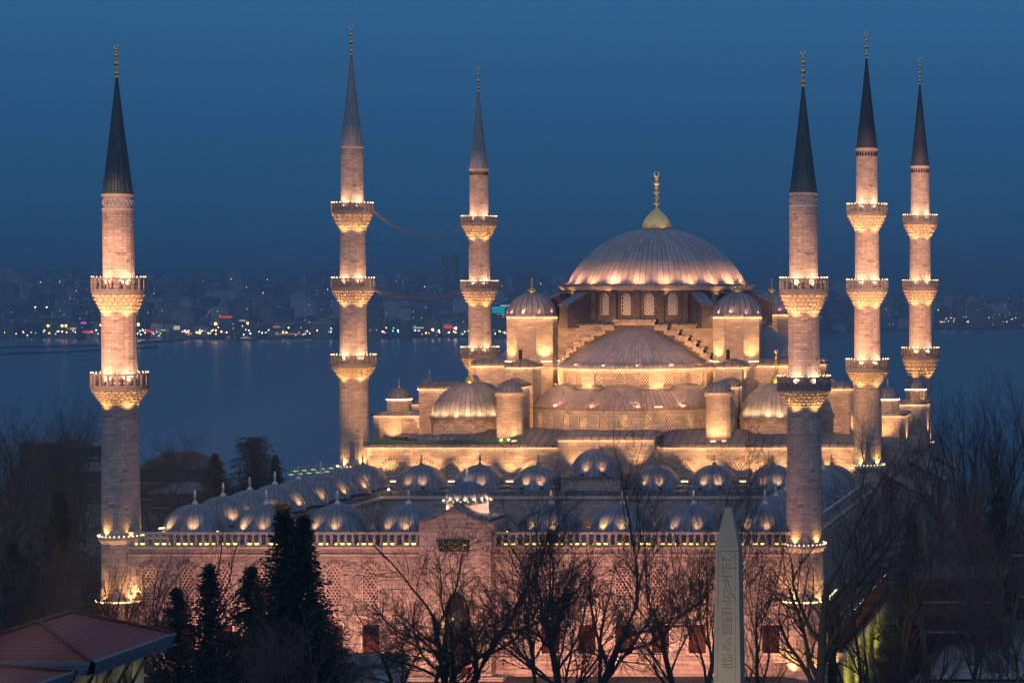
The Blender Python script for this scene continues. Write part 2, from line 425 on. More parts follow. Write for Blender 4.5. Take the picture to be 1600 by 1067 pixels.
def window(mp, o, parent, screen, frame, depth=.3, rays=False, sill=None, bars=False, fw=.1):
    O = outline(o); mb = MB()
    mb.poly([mp(p[0],p[1],depth) for p in O], O, 0)
    cu, cz = o[0], (o[2]+max(o[3],o[4]))/2
    for p, q in zip(O, O[1:]+O[:1]):              # raised frame round the opening
        def sc(t, k): 
            return (cu+(t[0]-cu)*(1+k/(o[1]/2)), cz+(t[1]-cz)*(1+k/((max(o[3],o[4])-o[2])/2)))
        a, b = sc(p, fw), sc(q, fw)
        mb.poly([mp(*p,-.03), mp(*q,-.03), mp(*b,-.03), mp(*a,-.03)], [p,q,b,a], 1)
        mb.poly([mp(*a,-.03), mp(*b,-.03), mp(*b,.0), mp(*a,.0)], [a,b,b,a], 1)
    if rays:
        A = arch_pts(o[0], o[1], o[3], o[4], 4)
        for i, p in enumerate(A):
            d = Vector((p[0]-o[0], 0, p[1]-o[3]+.15)).normalized()
            s_ = Vector((-d.z, 0, d.x)); r0, r1, hw = .22, .62, .085
            pts = [Vector((p[0],0,p[1]))+d*r0-s_*hw*.7, Vector((p[0],0,p[1]))+d*r1-s_*hw*1.4, Vector((p[0],0,p[1]))+d*r1+s_*hw*1.4, Vector((p[0],0,p[1]))+d*r0+s_*hw*.7]
            mb.poly([mp(t.x, t.z, -.035) for t in pts], [(t.x,t.z) for t in pts], 2)
            for a, b in zip(pts, pts[1:]+pts[:1]): mb.poly([mp(a.x,a.z,-.035), mp(b.x,b.z,-.035), mp(b.x,b.z,0), mp(a.x,a.z,0)], None, 2)
    if bars:
        u, w_, z0, zs, za = o
        for i in range(1, 6):
            x = u-w_/2+w_*i/6; mb.tube([mp(x,z0,.12), mp(x,zs,.12)], .022, 4, 3)
        for i in range(1, 8):
            z = z0+(zs-z0)*i/8; mb.tube([mp(u-w_/2,z,.12), mp(u+w_/2,z,.12)], .022, 4, 3)
    wo = mb.build('window', [screen, frame, M['stone_grey'] if not rays else M['rays'], M['darkmetal']], parent)
    if sill:
        u, w_, z0 = o[0], o[1], o[2]; s2 = MB()
        pts = [(u-w_*.62, z0-.28), (u+w_*.62, z0-.28), (u+w_*.62, z0-.02), (u-w_*.62, z0-.02)]
        b = s2.add([mp(p[0],p[1],-.4) for p in pts]+[mp(p[0],p[1],.15) for p in pts])
        for q in ((0,1,2,3),(0,1,5,4),(1,2,6,5),(2,3,7,6),(3,0,4,7)): s2.face([b+i for i in q])
        s2.build('sill', sill, wo)
    return wo
M['rays'] = plain('dark voussoirs', (.17,.11,.09), .9)

def finial(parent, cx, cy, z0, z1, wid, mat, bulb=.0, name='finial', crescent=True):
    """turned finial of stacked balls with a crescent ring on top"""
    mb = MB(); H = z1-z0
    P = [(wid*.5, z0)]
    def ballp(zc, r, h): 
        for i in range(7):
            t = -pi/2+pi*i/6; P.append((max(r*cos(t), wid*.12), zc+h*sin(t)))
    zb = z0
    if bulb:
        for i in range(9):
            t = i/8; P.append((max(bulb*(1-t)**.62*(1+.55*t*(1-t)*2), wid*.16), z0+t*H*.36))
        zb = z0+H*.36
    HH = z1-zb
    for f, r, h in ((.12,.5,.045), (.27,.36,.04), (.40,.52,.06), (.54,.33,.035), (.64,.42,.05), (.75,.26,.035)):
        ballp(zb+HH*f, wid*r, HH*h)
    P.append((wid*.12, zb+HH*.82))
    mb.lathe(cx, cy, P, 14, ribs=14, rmod=(lambda a, z: 1+.09*cos(14*a) if bulb and z < zb-.1 else 1) if bulb else None)
    if crescent:
        R = HH*.075; zc = zb+HH*.82+R
        pts = [(cx+R*sin(t)*.8, cy, zc+R*-cos(t)) for t in [radians(-160+320*i/14)+pi*0 for i in range(15)]]
        mb.tube(pts, [wid*.06+wid*.10*sin(pi*i/14) for i in range(15)], 6)
    return mb.build(name, mat, parent)

# ------------------------------------------------------------------ minarets
def bulbs(parent, cx, cy, R, z, n, r, name='bulb'):
    o0 = ORG.get(parent.name); first = None
    for i in range(n):
        a = 2*pi*i/n; p = (cx+R*cos(a)-o0[0], cy+R*sin(a)-o0[1], z-o0[2])
        if first is None:
            mb = MB(); mb.ball((o0[0], o0[1], o0[2]), r); first = mb.build(name, M['bulb'], parent); first.location = p
        else:
            c = first.copy(); C.objects.link(c); c.parent = parent; c.location = p
def minaret(label, px, Y, ax, fin, tip, base, hws, collar, balc, foot, hwf, spire_mat, style, pw=1.0, band=True):
    k = mpx(Y); cx = XC+ax; cyy = Y
    root = empty('minaret', (cx, cyy, 0)); tag(root, label, 'minaret', 'minarets of the mosque')
    zz = lambda p: zat(p, Y)
    # spire
    mb = MB(); zb, zt = zz(base), zz(tip); r = hws*k
    mb.lathe(cx, cyy, [(r+.10, zb-.06), (r+.08, zb+.10), (r, zb+.22), (r*.52, zb+(zt-zb)*.5), (.09, zt)], 16, ribs=32, smooth=False)
    mb.build('spire', spire_mat, root)
    finial(root, cx, cyy, zt-.1, zz(fin), .52*220/Y*1.0 if style == 2 else .48, M['gold'])
    # shaft in diminishing stages with the neck under the spire
    mb = MB(); n = 20; prof = []
    zneck = zz(collar) if collar else zb-1.0
    prof.append((r*.97, zb)); prof.append((r*.97, zneck))
    lastr = r*.97
    first = balc[0]
    prof.append((first[4]*k, zneck-.05)); 
    levels = []
    for i, (yt, yb, yc, hwr, hwa, hwb) in enumerate(balc):
        prof.append((hwa*k, zz(yb))); prof.append((hwb*k, zz(yb)-.05)); prof.append((hwb*k, zz(yc)))
        levels.append((zz(yt), zz(yb), zz(yc), hwr*k, hwa*k, hwb*k))
    zf = zz(foot)
    prof.append((hwf*k, zf)); prof.append((hwf*k, zf-.4))
    prof = sorted(prof, key=lambda t: t[1])
    for i in range(len(prof)-1):
        if prof[i+1][1]-prof[i][1] < .002: prof[i+1] = (prof[i+1][0], prof[i][1]+.004)
    mb.lathe(cx, cyy, prof, n, smooth=False)
    mb.build('shaft', M['shaft'], root)
    mb = MB()                                     # neck mouldings and arcaded or tiled band
    mb.lathe(cx, cyy, [(r*.95, zb-.42), (r+.12, zb-.3), (r+.12, zb-.1), (r*.95, zb-.06)], 24)
    if collar: mb.lathe(cx, cyy, [(r*.95, zneck-.28), (r+.1, zneck-.18), (r+.1, zneck), (r*.95, zneck+.08)], 24)
    mb.build('neck_moulding', M['trim'], root)
    mb = MB(); rb = r*.97+.02
    zlo, zhi = (zneck+.12, zb-.46) if collar else (zb-1.35, zb-.5)
    if collar:
        mb.lathe(cx, cyy, [(rb, zlo), (rb, zhi)], 24, m=1)
        for i in range(20):                       # relief scroll on the band
            a = 2*pi*i/20; pts = [(cx+(rb+.03)*cos(a+t*.3), cyy+(rb+.03)*sin(a+t*.3), zlo+(zhi-zlo)*(.5+.32*sin(t*2*pi))) for t in [j/6 for j in range(7)]]
            mb.tube(pts, .05, 4, 0)
        mb.build('carved_band', [M['trim'], M['greymarble']], root)
    elif band:
        for i in range(22):                       # little dark arches under the cap
            a = 2*pi*(i+.5)/22; d = Vector((cos(a), sin(a), 0)); t = Vector((-sin(a), cos(a), 0))
            c = Vector((cx, cyy, 0)) + d*(rb+.012); hw = pi*rb/22*.62
            P = [c-t*hw+Vector((0,0,zlo)), c+t*hw+Vector((0,0,zlo)), c+t*hw+Vector((0,0,zhi-.25)), c+t*hw*.6+Vector((0,0,zhi-.06)), c+Vector((0,0,zhi)), c-t*hw*.6+Vector((0,0,zhi-.06)), c-t*hw+Vector((0,0,zhi-.25))]
            mb.poly(P)
            P2 = [p-d*.06 for p in P]
            for q in range(7): mb.poly([P[q], P[(q+1)%7], P2[(q+1)%7], P2[q]])
        mb.build('blind_arcade', M['dark'], root)
    # balconies
    for (zt_, zb_, zc_, R, ra, rb_) in levels:
        mb = MB()
        zfl = zb_
        mb.lathe(cx, cyy, [(rb_*.9, zfl-.35), (R*.97, zfl-.28), (R+.08, zfl-.18), (R+.08, zfl+.02), (ra*.9, zfl+.04)], 32, smooth=False)
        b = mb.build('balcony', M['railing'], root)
        mc = MB()                                  # stalactite corbel in four tiers
        T = 4; z1 = zfl-.3; H = z1-zc_
        core = [(rb_*.96, zc_-.25), (rb_+.10, zc_-.14), (rb_+.10, zc_)]
        for t in range(T):
            rr = rb_+.04+(R*.93-rb_)*((t+.2)/T)**.9
            core += [(rr*.97, zc_+H*t/T+.02), (rr, zc_+H*(t+.9)/T)]
        core.append((R*.93, z1))
        mc.lathe(cx, cyy, core, 32, smooth=False)
        for t in range(T):
            ri = rb_+.02+(R*.93-rb_)*(t/T)**.9; ro = rb_+.10+(R*.95-rb_)*((t+1)/T)**.9
            za, zb2 = zc_+H*t/T, zc_+H*(t+.98)/T
            nn = 26
            for i in range(nn):
                a = 2*pi*(i+.5*(t%2))/nn; hw = 2*pi/nn*.40
                P = [(cx+ro*cos(a-hw), cyy+ro*sin(a-hw), zb2), (cx+ro*cos(a+hw), cyy+ro*sin(a+hw), zb2),
                     (cx+ro*cos(a+hw), cyy+ro*sin(a+hw), zb2-(zb2-za)*.38), (cx+ro*cos(a-hw), cyy+ro*sin(a-hw), zb2-(zb2-za)*.38),
                     (cx+ri*.98*cos(a), cyy+ri*.98*sin(a), za), (cx+ri*.95*cos(a-hw), cyy+ri*.95*sin(a-hw), zb2), (cx+ri*.95*cos(a+hw), cyy+ri*.95*sin(a+hw), zb2)]
                o = mc.add(P)
                for q in ((0,1,2,3),(3,2,4),(0,3,4,5),(2,1,6,4)): mc.face([o+j for j in q])
        mc.build('corbel', M['carved'], b)
        mr = MB(); zr0, zr1 = zfl+.04, zt_-.08; Hh = zr1-zr0
        N = 20
        for i in range(N):
            a = 2*pi*i/N; hw = .085 if style == 2 else .07
            d = Vector((cos(a), sin(a), 0)); t = Vector((-sin(a), cos(a), 0)); c = Vector((cx, cyy, (zr0+zr1)/2)) + d*R
            mr.obox(c, t*hw, d*.07, Vector((0,0,Hh/2)))
            a2 = 2*pi*(i+.5)/N; d2 = Vector((cos(a2), sin(a2), 0)); t2 = Vector((-sin(a2), cos(a2), 0)); c2 = Vector((cx, cyy, 0)) + d2*R*cos(pi/N)
            wd = R*sin(pi/N)
            mr.obox(c2+Vector((0,0,zr0+Hh*.07)), t2*wd, d2*.06, Vector((0,0,Hh*.07)))
            mr.obox(c2+Vector((0,0,zr1-.07)), t2*wd*1.04, d2*.09, Vector((0,0,.07)))
            if style == 2:
                for s_ in (-1, 1):                  # pierced panel: crossing ribs
                    mr.tube([c2+t2*wd*.7*s_+Vector((0,0,zr0+Hh*.14)), c2-t2*wd*.7*s_+Vector((0,0,zr0+Hh*.5)), c2+t2*wd*.7*s_+Vector((0,0,zr1-.12))], .032, 4)
            else:
                for q in (-.5, 0, .5): mr.tube([c2+t2*wd*q+Vector((0,0,zr0+Hh*.14)), c2+t2*wd*q+Vector((0,0,zr1-.12))], .035, 4)
                mr.obox(c2+Vector((0,0,zr0+Hh*.55)), t2*wd, d2*.035, Vector((0,0,.04)))
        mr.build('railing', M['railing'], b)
        bulbs(b, cx, cyy, R, zt_+.03, 30, .055 if Y < 250 else .068)
        for i in range(5):
            a = -pi/2+.22+2*pi*(i+.5)/5
            rq = R*.66+ra*.34; p = (cx+rq*cos(a), cyy+rq*sin(a), zfl+.25)
            spot(p, (cx+ra*.2*cos(a), cyy+ra*.2*sin(a), zfl+5.6), 175*pw, (1,.54,.29), 95, .8, .12, root)
        for i in range(5):                          # lamps that wash the stalactites
            a = -pi/2+.22+2*pi*(i+.5)/5
            p = (cx+(rb_+.75)*cos(a), cyy+(rb_+.75)*sin(a), zc_-1.0)
            spot(p, (cx+(R*.8)*cos(a), cyy+(R*.8)*sin(a), zfl), 55*pw, (1,.52,.16), 120, .6, .08, root)
    # foot: moulded ring with lamps, plinth
    rf = hwf*k
    mb = MB()
    mb.lathe(cx, cyy, [(rf*.95, zf-.9), (rf+.12, zf-.6), (rf+.30, zf-.35), (rf+.30, zf-.12), (rf*.9, zf-.08)], 20, smooth=False)
    fm_ = mb.build('foot_moulding', M['trim'], root)
    bulbs(fm_, cx, cyy, rf+.27, zf-.02, 30, .075)
    for i in range(5):
        a = -pi/2+.22+2*pi*(i+.5)/5
        spot((cx+(rf+.22)*cos(a), cyy+(rf+.22)*sin(a), zf+.02), (cx+rf*.6*cos(a), cyy+rf*.6*sin(a), zf+5), (70 if style == 2 else 170)*pw, AMBER, 100, .8, .1, root)
    mb = MB()
    if style == 2:
        r1 = 36*k
        mb.lathe(cx, cyy, [(r1, -1), (r1, zat(944, Y)), (r1+.15, zat(942, Y)), (r1+.15, zat(938, Y)), (rf+.15, zat(922, Y)), (rf+.02, zat(912, Y)), (rf+.02, zf-.75)], 12, a0=pi/12, a1=2*pi+pi/12, smooth=False)
        mb.build('plinth', M['stone_wall'], root)
        zl = zat(937, Y); ml = MB()
        ml.ring(cx, cyy, zl+.02, r1+.12, .07, 36)
        ml.build('light_strip', M['strip'], root)
        for i in range(5):
            a = -pi/2+.2+2*pi*(i+.5)/5
            spot((cx+(r1+.25)*cos(a), cyy+(r1+.25)*sin(a), zl+.1), (cx+rf*.8*cos(a), cyy+rf*.8*sin(a), zl+4), 160, WARM, 110, .7, .1, root)
            spot((cx+(r1+.7)*cos(a), cyy+(r1+.7)*sin(a), .15), (cx+r1*.9*cos(a), cyy+r1*.9*sin(a), 3.5), 200, WARM, 110, .7, .1, root)
    else:
        mb.lathe(cx, cyy, [(rf+.1, -2), (rf+.1, zf-.8)], 12, smooth=False)
        mb.build('plinth', M['stone_wall'], root)
    # floodlights on the terrace below the camera, aimed at the upper shaft
    zl_, zh_ = (25.5, zz(base)-1) if style == 2 else (25.0, zz(base)-1)
    for lx_ in (cx*.72-30, cx*.72+38):
        lp = Vector((lx_, 58, 24.5)); tg_ = Vector((cx, cyy, (zl_+zh_)/2+2)); dist = (tg_-lp).length
        spot(lp, tg_, (1.0 if style == 2 else 4.6)*dist*dist, (1, .455, .24), 2*math.degrees(math.atan((zh_-zl_)/2/dist))*1.15, .5, .4, root)
    return root
# balcony tuple: rail top y, rail bottom y, corbel bottom y, rail half width, shaft half width above, shaft half width below
minaret('nearest left minaret with two balconies and a dark spire at the left wall end', 186, 220, (186-PX)*220/F-XC, 68, 120, 302, 22, 326,
        [(433,455,484,39,23,26), (582,605,628,41.5,26,27)], 835, 29, M['spire_green'], 2)
minaret('nearest right minaret with two balconies and a green spire, behind the forked bare tree', 1256, 220, (1256-PX)*220/F-XC, 77, 134, 300, 21, 321,
        [(434,455,485,37,22.3,24.5), (587,607,632,41,25,26)], 848, 29, M['spire_green'], 2)
minaret('tall left minaret with three balconies, at the front left corner of the prayer hall', 552, 282, (552-PX)*282/F-XC, 37, 85, 228, 16.5, None,
        [(317,331,357,31,17,19), (434,450,472,32,19.5,20.2), (554,570,588,33.5,20.5,21.5)], 727, 23, M['spire_grey'], 3, band=False)
minaret('far left minaret with three balconies, its foot hidden behind the corner dome', 749.5, 339.4, (749.5-PX)*339.4/F-XC, 102, 142, 263, 13.8, None,
        [(338,350,371,27,14.2,15.7), (439,452,474,28,16,17), (542,556,576,29,17.3,18.5)], 690, 19, M['spire_grey'], 3)
minaret('tall minaret with three balconies, middle one of the three on the right', 1355, 282, (1355-PX)*282/F-XC, 48, 90, 231, 16.3, None,
        [(319,333,357,31,16.8,18.8), (437,452,475,32,19,20), (561,577,597,33,20.5,21.5)], 725, 23, M['spire_dark'], 3)
minaret('far right minaret with three balconies and a dark spire, rightmost against the sky', 1438, 339.4, (1438-PX)*339.4/F-XC, 88, 131, 259, 14.2, None,
        [(336,348,369,26.5,14.5,16.2), (438,450,472,27.5,16.5,17.3), (543,558,584,29,17.4,18)], 690, 18.5, M['spire_dark'], 3)
# ------------------------------------------------------------------ the prayer hall
hall = empty('mosque', (XC, YD, 0))
tag(hall, 'floodlit stone mosque with a great lead dome, half domes, turrets and rows of lattice windows', 'mosque')
def part(mb, name, mat, parent=None): return mb.build(name, mat, parent or hall)
X = lambda l: XC + l
def strip(pts, r=.035, mat='strip_soft', parent=None):
    mb = MB(); mb.tube(pts, r, 4, 0, False); return mb.build('light_strip', M[mat], parent or hall)
# main walls
YF = 281.5; ZE = zat(697, 281)              # front plane and eave height
fm = plane_map((XC, YF, 0), (1,0,0), (0,-1,0))
ops = [(u, 1.7, 13.55, 14.35, 15.15) for u in (-26.2,-22.2,-18.9,-15.6,-9.4,9.0,15.4,18.6,22.0,26.0)]
mb = MB(); wall_strip(mb, fm, -30, 30, 12, ZE, ops, .5)
wall_strip(mb, fm, -30, 30, -1, 12, [], .5)
rm_ = plane_map((XC+30, YF, 0), (0,1,0), (1,0,0)); wall_strip(mb, rm_, 0, 56, -1, ZE, [(6+6.2*i, 1.6, 12.4, 14.2, 15.2) for i in range(8)], .5)
lm_ = plane_map((XC-30, YF, 0), (0,1,0), (-1,0,0)); wall_strip(mb, lm_, 0, 56, -1, ZE, [], .5)
bk = plane_map((XC, YF+56, 0), (1,0,0), (0,1,0)); wall_strip(mb, bk, -30, 30, -1, ZE, [], .5)
part(mb, 'wall', M['stone_wall'])
for o in ops: window(fm, o, hall, M['lattice'], M['trim'], .25, rays=True)
for i in range(8): window(rm_, (6+6.2*i, 1.6, 12.4, 14.2, 15.2), hall, M['lattice'], M['trim'], .25)
# raised centre of the front
zb_ = zat(685, 279.3)
mb = MB(); mb.box(X(-5.75), X(5.75), 279.3, 284.6, 11, zb_)
part(mb, 'front_block', M['stone_wall'])
mb = MB(); mb.frustum((X(-5.95),X(5.95),279.05,285), (X(-5.95),X(5.95),279.05,285), zb_+.002, zb_+.22)
mb.frustum((X(-5.9),X(5.9),279.1,285), (X(-4.9),X(4.9),280.6,285), zb_+.222, zb_+.75); part(mb, 'block_roof', M['leadflat'])
strip([(X(-5.7),279.12,zb_-.12),(X(5.7),279.12,zb_-.12)])
# lower roof
mb = MB()
mb.frustum((X(-30.5),X(30.5),YF-.55,YF+56.5), (X(-30.5),X(30.5),YF-.55,YF+56.5), ZE+.002, ZE+.20)
mb.frustum((X(-30.4),X(30.4),YF-.5,YF+56.4), (X(-16),X(16),YF+4.2,YF+51), ZE+.202, ZE+1.75)
part(mb, 'lower_roof', M['leadflat'])
mb = MB(); mb.box(X(-30.45), X(-5.95), YF-.52, YF-.46, ZE-.17, ZE); mb.box(X(5.95), X(30.45), YF-.52, YF-.46, ZE-.17, ZE); mb.box(X(-5.92),X(5.92),279.06,279.10,zb_-.2,zb_); part(mb, 'eave_lip', M['lead_dark'])
strip([(X(-29.6),YF-.20,ZE-.10),(X(-5.9),YF-.20,ZE-.10)]); strip([(X(5.9),YF-.20,ZE-.10),(X(29.6),YF-.20,ZE-.10)])
for i in range(11):                       # uplights standing on the portico roof
    u = -27.5+5.5*i
    if abs(u) < 6: continue
    for du in (-.8, .8):
        spot((X(u+du),YF-1.5,13.2), (X(u+du*1.3),YF+.1,16.2), 250, WARM, 75, .9, .1, hall)
for u in (-3.6, 0, 3.6): spot((X(u),277.9,14.2), (X(u),279.3,17.3), 260, WARM, 80, .9, .1, hall)
# the four half-dome tiers
def tier(face, windows=True):
    """face: 0 front, 1 right, 2 back, 3 left"""
    a_mid = (-pi/2, 0, pi/2, pi)[face]; d = Vector((cos(a_mid), sin(a_mid), 0)); t = Vector((-sin(a_mid), cos(a_mid), 0))
    c = Vector((XC, YD, 0)) + d*12.3
    a0, a1 = a_mid-pi/2, a_mid+pi/2
    R1, R2 = 13.3, 9.8
    z0, z1, z2, z3 = 16.5, 21.35, 23.75, 26.3
    # lower tier
    L = pi*R1; mp = cyl_map(c.x, c.y, R1, a0); mb = MB()
    o1 = []
    if windows:
        o1 = [(L/2+s*R1, .95, 19.0, 20.15, 20.75) for s in [radians(q) for q in (-50,-40,-28,-17.5,-6,5.5,17,28.5,40,50)]]
    wall_strip(mb, mp, 0, L, z0, z1, o1, .35, 1.4)
    part(mb, 'tier_wall', M['stone_grey'])
    for i, o in enumerate(o1): window(mp, o, hall, M['lattice_lit'] if i % 3 != 1 else M['lattice'], M['trim'], .22, fw=.07)
    mb = MB(); mb.lathe(c.x, c.y, [(R1-.05,z1-.12), (R1+.28,z1-.02), (R1+.28,z1+.16), (R2-.2,z2+.02)], 56, a0, a1, ribs=64)
    part(mb, 'tier_roof', M['lead_red'])
    # three exedra half domes
    for j, (q, rx) in enumerate(((-50,4.15),(0,4.15),(50,4.15))):
        a = a_mid+radians(q); ec = c + Vector((cos(a), sin(a), 0))*(R2+.2)
        mb = MB(); P = dome_prof(rx, 2.6, z1+.12, 9, .12)
        mb.lathe(ec.x, ec.y, P, 30, a-pi/2-.35, a+pi/2+.35, ribs=34, rmod=lambda q_, z_, a=a: 1/sqrt((cos(q_-a)/.79)**2+sin(q_-a)**2))
        part(mb, 'exedra_dome', M['lead_red'])
        mb = MB(); mb.tube([(ec.x-cos(a)*.25-sin(a)*(rx+.12)*cos(tt), ec.y-sin(a)*.25+cos(a)*(rx+.12)*cos(tt), z1+.2+2.66*sin(tt)) for tt in [pi*i/16 for i in range(17)]], .09, 5)
        part(mb, 'exedra_rim', M['lead_dark'])
    # upper tier
    L = pi*R2; mp2 = cyl_map(c.x, c.y, R2, a0); mb = MB(); o2 = []
    if windows:
        o2 = [(L/2+s*R2, 1.0, 24.15, 25.15, 25.65) for s in [radians(q) for q in (-68,-51,-34,-17,0,17,34,51,68)]]
    wall_strip(mb, mp2, 0, L, z2-.8, z3, o2, .35, 1.2); part(mb, 'tier_wall', M['stone'])
    for o in o2: window(mp2, o, hall, M['lattice'], M['trim'], .2, sill=M['lead_dark'], fw=.08)
    mb = MB()
    P = [(R2-.1, z3-.10), (R2+.45, z3-.02), (R2+.45, z3+.14), (R2+.05, z3+.36)] + [(r_, z3+5.05-d_) for r_, d_ in ((9.0,4.62),(8.3,4.25),(7.2,3.45),(6.0,2.60),(4.95,1.95),(3.85,1.33),(2.9,.85),(2.0,.45),(1.0,.14),(.002,.0))]
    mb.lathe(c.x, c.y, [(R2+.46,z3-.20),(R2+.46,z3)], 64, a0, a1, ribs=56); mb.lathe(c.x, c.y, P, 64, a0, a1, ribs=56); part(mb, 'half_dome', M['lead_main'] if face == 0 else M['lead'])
    # strip under the eave, real lamps in front of the tier
    if face != 2:
        N = 40; strip([(c.x+(R2+.24)*cos(a0+(a1-a0)*i/N), c.y+(R2+.24)*sin(a0+(a1-a0)*i/N), z3-.13) for i in range(N+1)])
        for q in (-65,-45,-25,-8,8,25,45,65):
            a = a_mid+radians(q)
            p = c+Vector((cos(a),sin(a),0))*(R2+1.5); p.z = z2-.3
            spot(p, c+Vector((cos(a),sin(a),0))*R2*.93+Vector((0,0,z3)), 95 if q > -40 or face else 300, WARM, 120, .8, .06, hall)
        for q in (-60,-36,-12,12,36,60):                    # rosy wash on the half dome and the tier roof
            a = a_mid+radians(q); p = c+Vector((cos(a),sin(a),0))*(R2+.42); p.z = z3+.30
            spot(p, c+Vector((cos(a),sin(a),0))*(R2*.45)+Vector((0,0,z3+4)), 36, ROSE, 140, .9, .08, hall)
            p = c+Vector((cos(a),sin(a),0))*(R1+.25); p.z = z1+.40
            spot(p, c+Vector((cos(a),sin(a),0))*(R2*.9)+Vector((0,0,z2)), 24, ROSE, 150, .9, .08, hall)
        strip([(c.x+(R1+.1)*cos(a_mid+.36+i*.01), c.y+(R1+.1)*sin(a_mid+.36+i*.01), z1+.26) for i in range(8)], .06, 'strip')
    return c
tier(0); tier(1); tier(2, False); tier(3, False)
# central cube with the stepped gables
zc = zat(509, 297)
mb = MB(); mb.box(X(-12.2), X(12.2), YD-12.2, YD+12.2, 16, zc); part(mb, 'central_block', M['stone'])
mb = MB(); mb.frustum((X(-12.6),X(12.6),YD-12.6,YD+12.6), (X(-12.6),X(12.6),YD-12.6,YD+12.6), zc+.002, zc+.22)
mb.frustum((X(-12.5),X(12.5),YD-12.5,YD+12.5), (X(-11),X(11),YD-11,YD+11), zc+.222, zc+.75); part(mb, 'block_roof', M['leadflat'])
STEPS = [(2.5,31.75),(4.1,31.1),(5.5,30.45),(6.7,29.75),(7.7,29.05),(8.6,28.3),(9.4,27.55)]
def gable(face):
    a = (0, pi/2, pi, 3*pi/2)[face]; R_ = Matrix.Rotation(a, 3, 'Z')
    def W(x, y, z): v = R_ @ Vector((x, y, 0)); return (XC+v.x, YD+v.y, z)
    mb = MB(); mc = MB(); mk = MB()
    prev = 0
    for (hw, z) in STEPS:
        for s in ((-1, 1) if prev else (0,)):
            x0, x1 = (-hw, hw) if s == 0 else ((prev, hw) if s > 0 else (-hw, -prev))
            for m_, (zz0, zz1, y0, y1) in ((mb, (25.8, z, -13.55, -12.2)),):
                b = m_.add([W(x0,y0,zz0),W(x1,y0,zz0),W(x1,y1,zz0),W(x0,y1,zz0),W(x0,y0,zz1),W(x1,y0,zz1),W(x1,y1,zz1),W(x0,y1,zz1)])
                for q in ((0,1,5,4),(1,2,6,5),(3,0,4,7),(4,5,6,7)): m_.face([b+i for i in q])
            zlow = [q[1] for q in STEPS if q[1] < z]; zlow = (zlow[0] if zlow else z-.8)-.25
            if s == 0: xa_, xb_ = x0, x1; zlow = z-.42
            else: xa_, xb_ = x0, x1
            b = mk.add([W(xa_,-13.95,z-.42),W(xb_,-13.95,z-.42),W(xb_,-13.5,z-.42),W(xa_,-13.5,z-.42),W(xa_,-13.95,z),W(xb_,-13.95,z),W(xb_,-13.5,z),W(xa_,-13.5,z)])
            for q in ((0,3,2,1),(0,1,5,4),(1,2,6,5),(3,0,4,7)): mk.face([b+i for i in q])
            if s:
                xo = x1 if s > 0 else x0; xi = xo-s*.42; xq0, xq1 = min(xo,xi), max(xo,xi)
                b = mk.add([W(xq0,-13.96,zlow),W(xq1,-13.96,zlow),W(xq1,-13.5,zlow),W(xq0,-13.5,zlow),W(xq0,-13.96,z-.421),W(xq1,-13.96,z-.421),W(xq1,-13.5,z-.421),W(xq0,-13.5,z-.421)])
                for q in ((0,3,2,1),(0,1,5,4),(1,2,6,5),(3,0,4,7)): mk.face([b+i for i in q])
            e = .2
            xa, xb = x0-(e if s <= 0 else 0), x1+(e if s >= 0 else 0)
            b = mc.add([W(xa,-14.2,z+.003),W(xb,-14.2,z+.003),W(xb,-12.15,z+.003),W(xa,-12.15,z+.003),W(xa,-14.2,z+.30),W(xb,-14.2,z+.30),W(xb,-12.15,z+.30),W(xa,-12.15,z+.30)])
            for q in ((0,3,2,1),(4,5,6,7),(0,1,5,4),(1,2,6,5),(2,3,7,6),(3,0,4,7)): mc.face([b+i for i in q])
        prev = hw
    g_ = part(mb, 'stepped_gable', M['drumstone']); mc.build('step_coping', M['lead_dark'], g_); mk.build('step_riser', M['stone'], g_)  # dark stone on the gable stands for shadow behind the half dome
for f_ in range(4): gable(f_)
for s in (-1, 1):
    spot((X(s*10.6), YD-14.2, 26.9), (X(s*10.8), YD-12.2, 30), 110, WARM, 100, .8, .08, hall)
for u in (-24,-12,0,12,24): spot((X(u), 229.5, 16.6), (X(u*.62), 292, 27.5), 3500, (1,.47,.20), 23, .6, .4, hall)
for j, u in enumerate((-38, -46, -65, -84, -92)): spot((u, 58, 24.5), (X(-26+13*j), 288, 25.2), 9.2*235*235, (1,.445,.15), 5.0, .55, .4, hall)
# drum
zd0, zd1 = zc+.3, zat(449, YD-12.5)
RD = 12.15
mp = cyl_map(XC, YD, RD, -pi/2)
NW = 26; dw = 2*pi*RD/NW
ops = [((i+.5)*dw, 1.02, zd0+1.15, zd0+3.15, zd0+3.75) for i in range(NW)]
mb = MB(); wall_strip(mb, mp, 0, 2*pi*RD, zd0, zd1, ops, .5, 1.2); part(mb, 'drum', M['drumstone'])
for i, o in enumerate(ops):
    if i < 8 or i >= NW-8: window(mp, o, hall, M['lattice_drum'], M['trim'], .22, fw=.09)
for i in range(NW):
    mb = MB(); a = -pi/2+2*pi*i/NW; d = Vector((cos(a),sin(a),0)); t = Vector((-sin(a),cos(a),0))
    c = Vector((XC,YD,0))+d*(RD+.22)
    mb.obox(c+Vector((0,0,(zd0+zd1-.7)/2)), t*.38, d*.24, Vector((0,0,(zd1-.7-zd0)/2)))
    b = mb.add([c-t*.42-d*.24+Vector((0,0,zd1-.15)), c+t*.42-d*.24+Vector((0,0,zd1-.15)), c+t*.42+d*.30+Vector((0,0,zd1-.7)), c-t*.42+d*.30+Vector((0,0,zd1-.7))]); mb.face([b,b+1,b+2,b+3])
    part(mb, 'drum_pilaster', M['drumstone'])
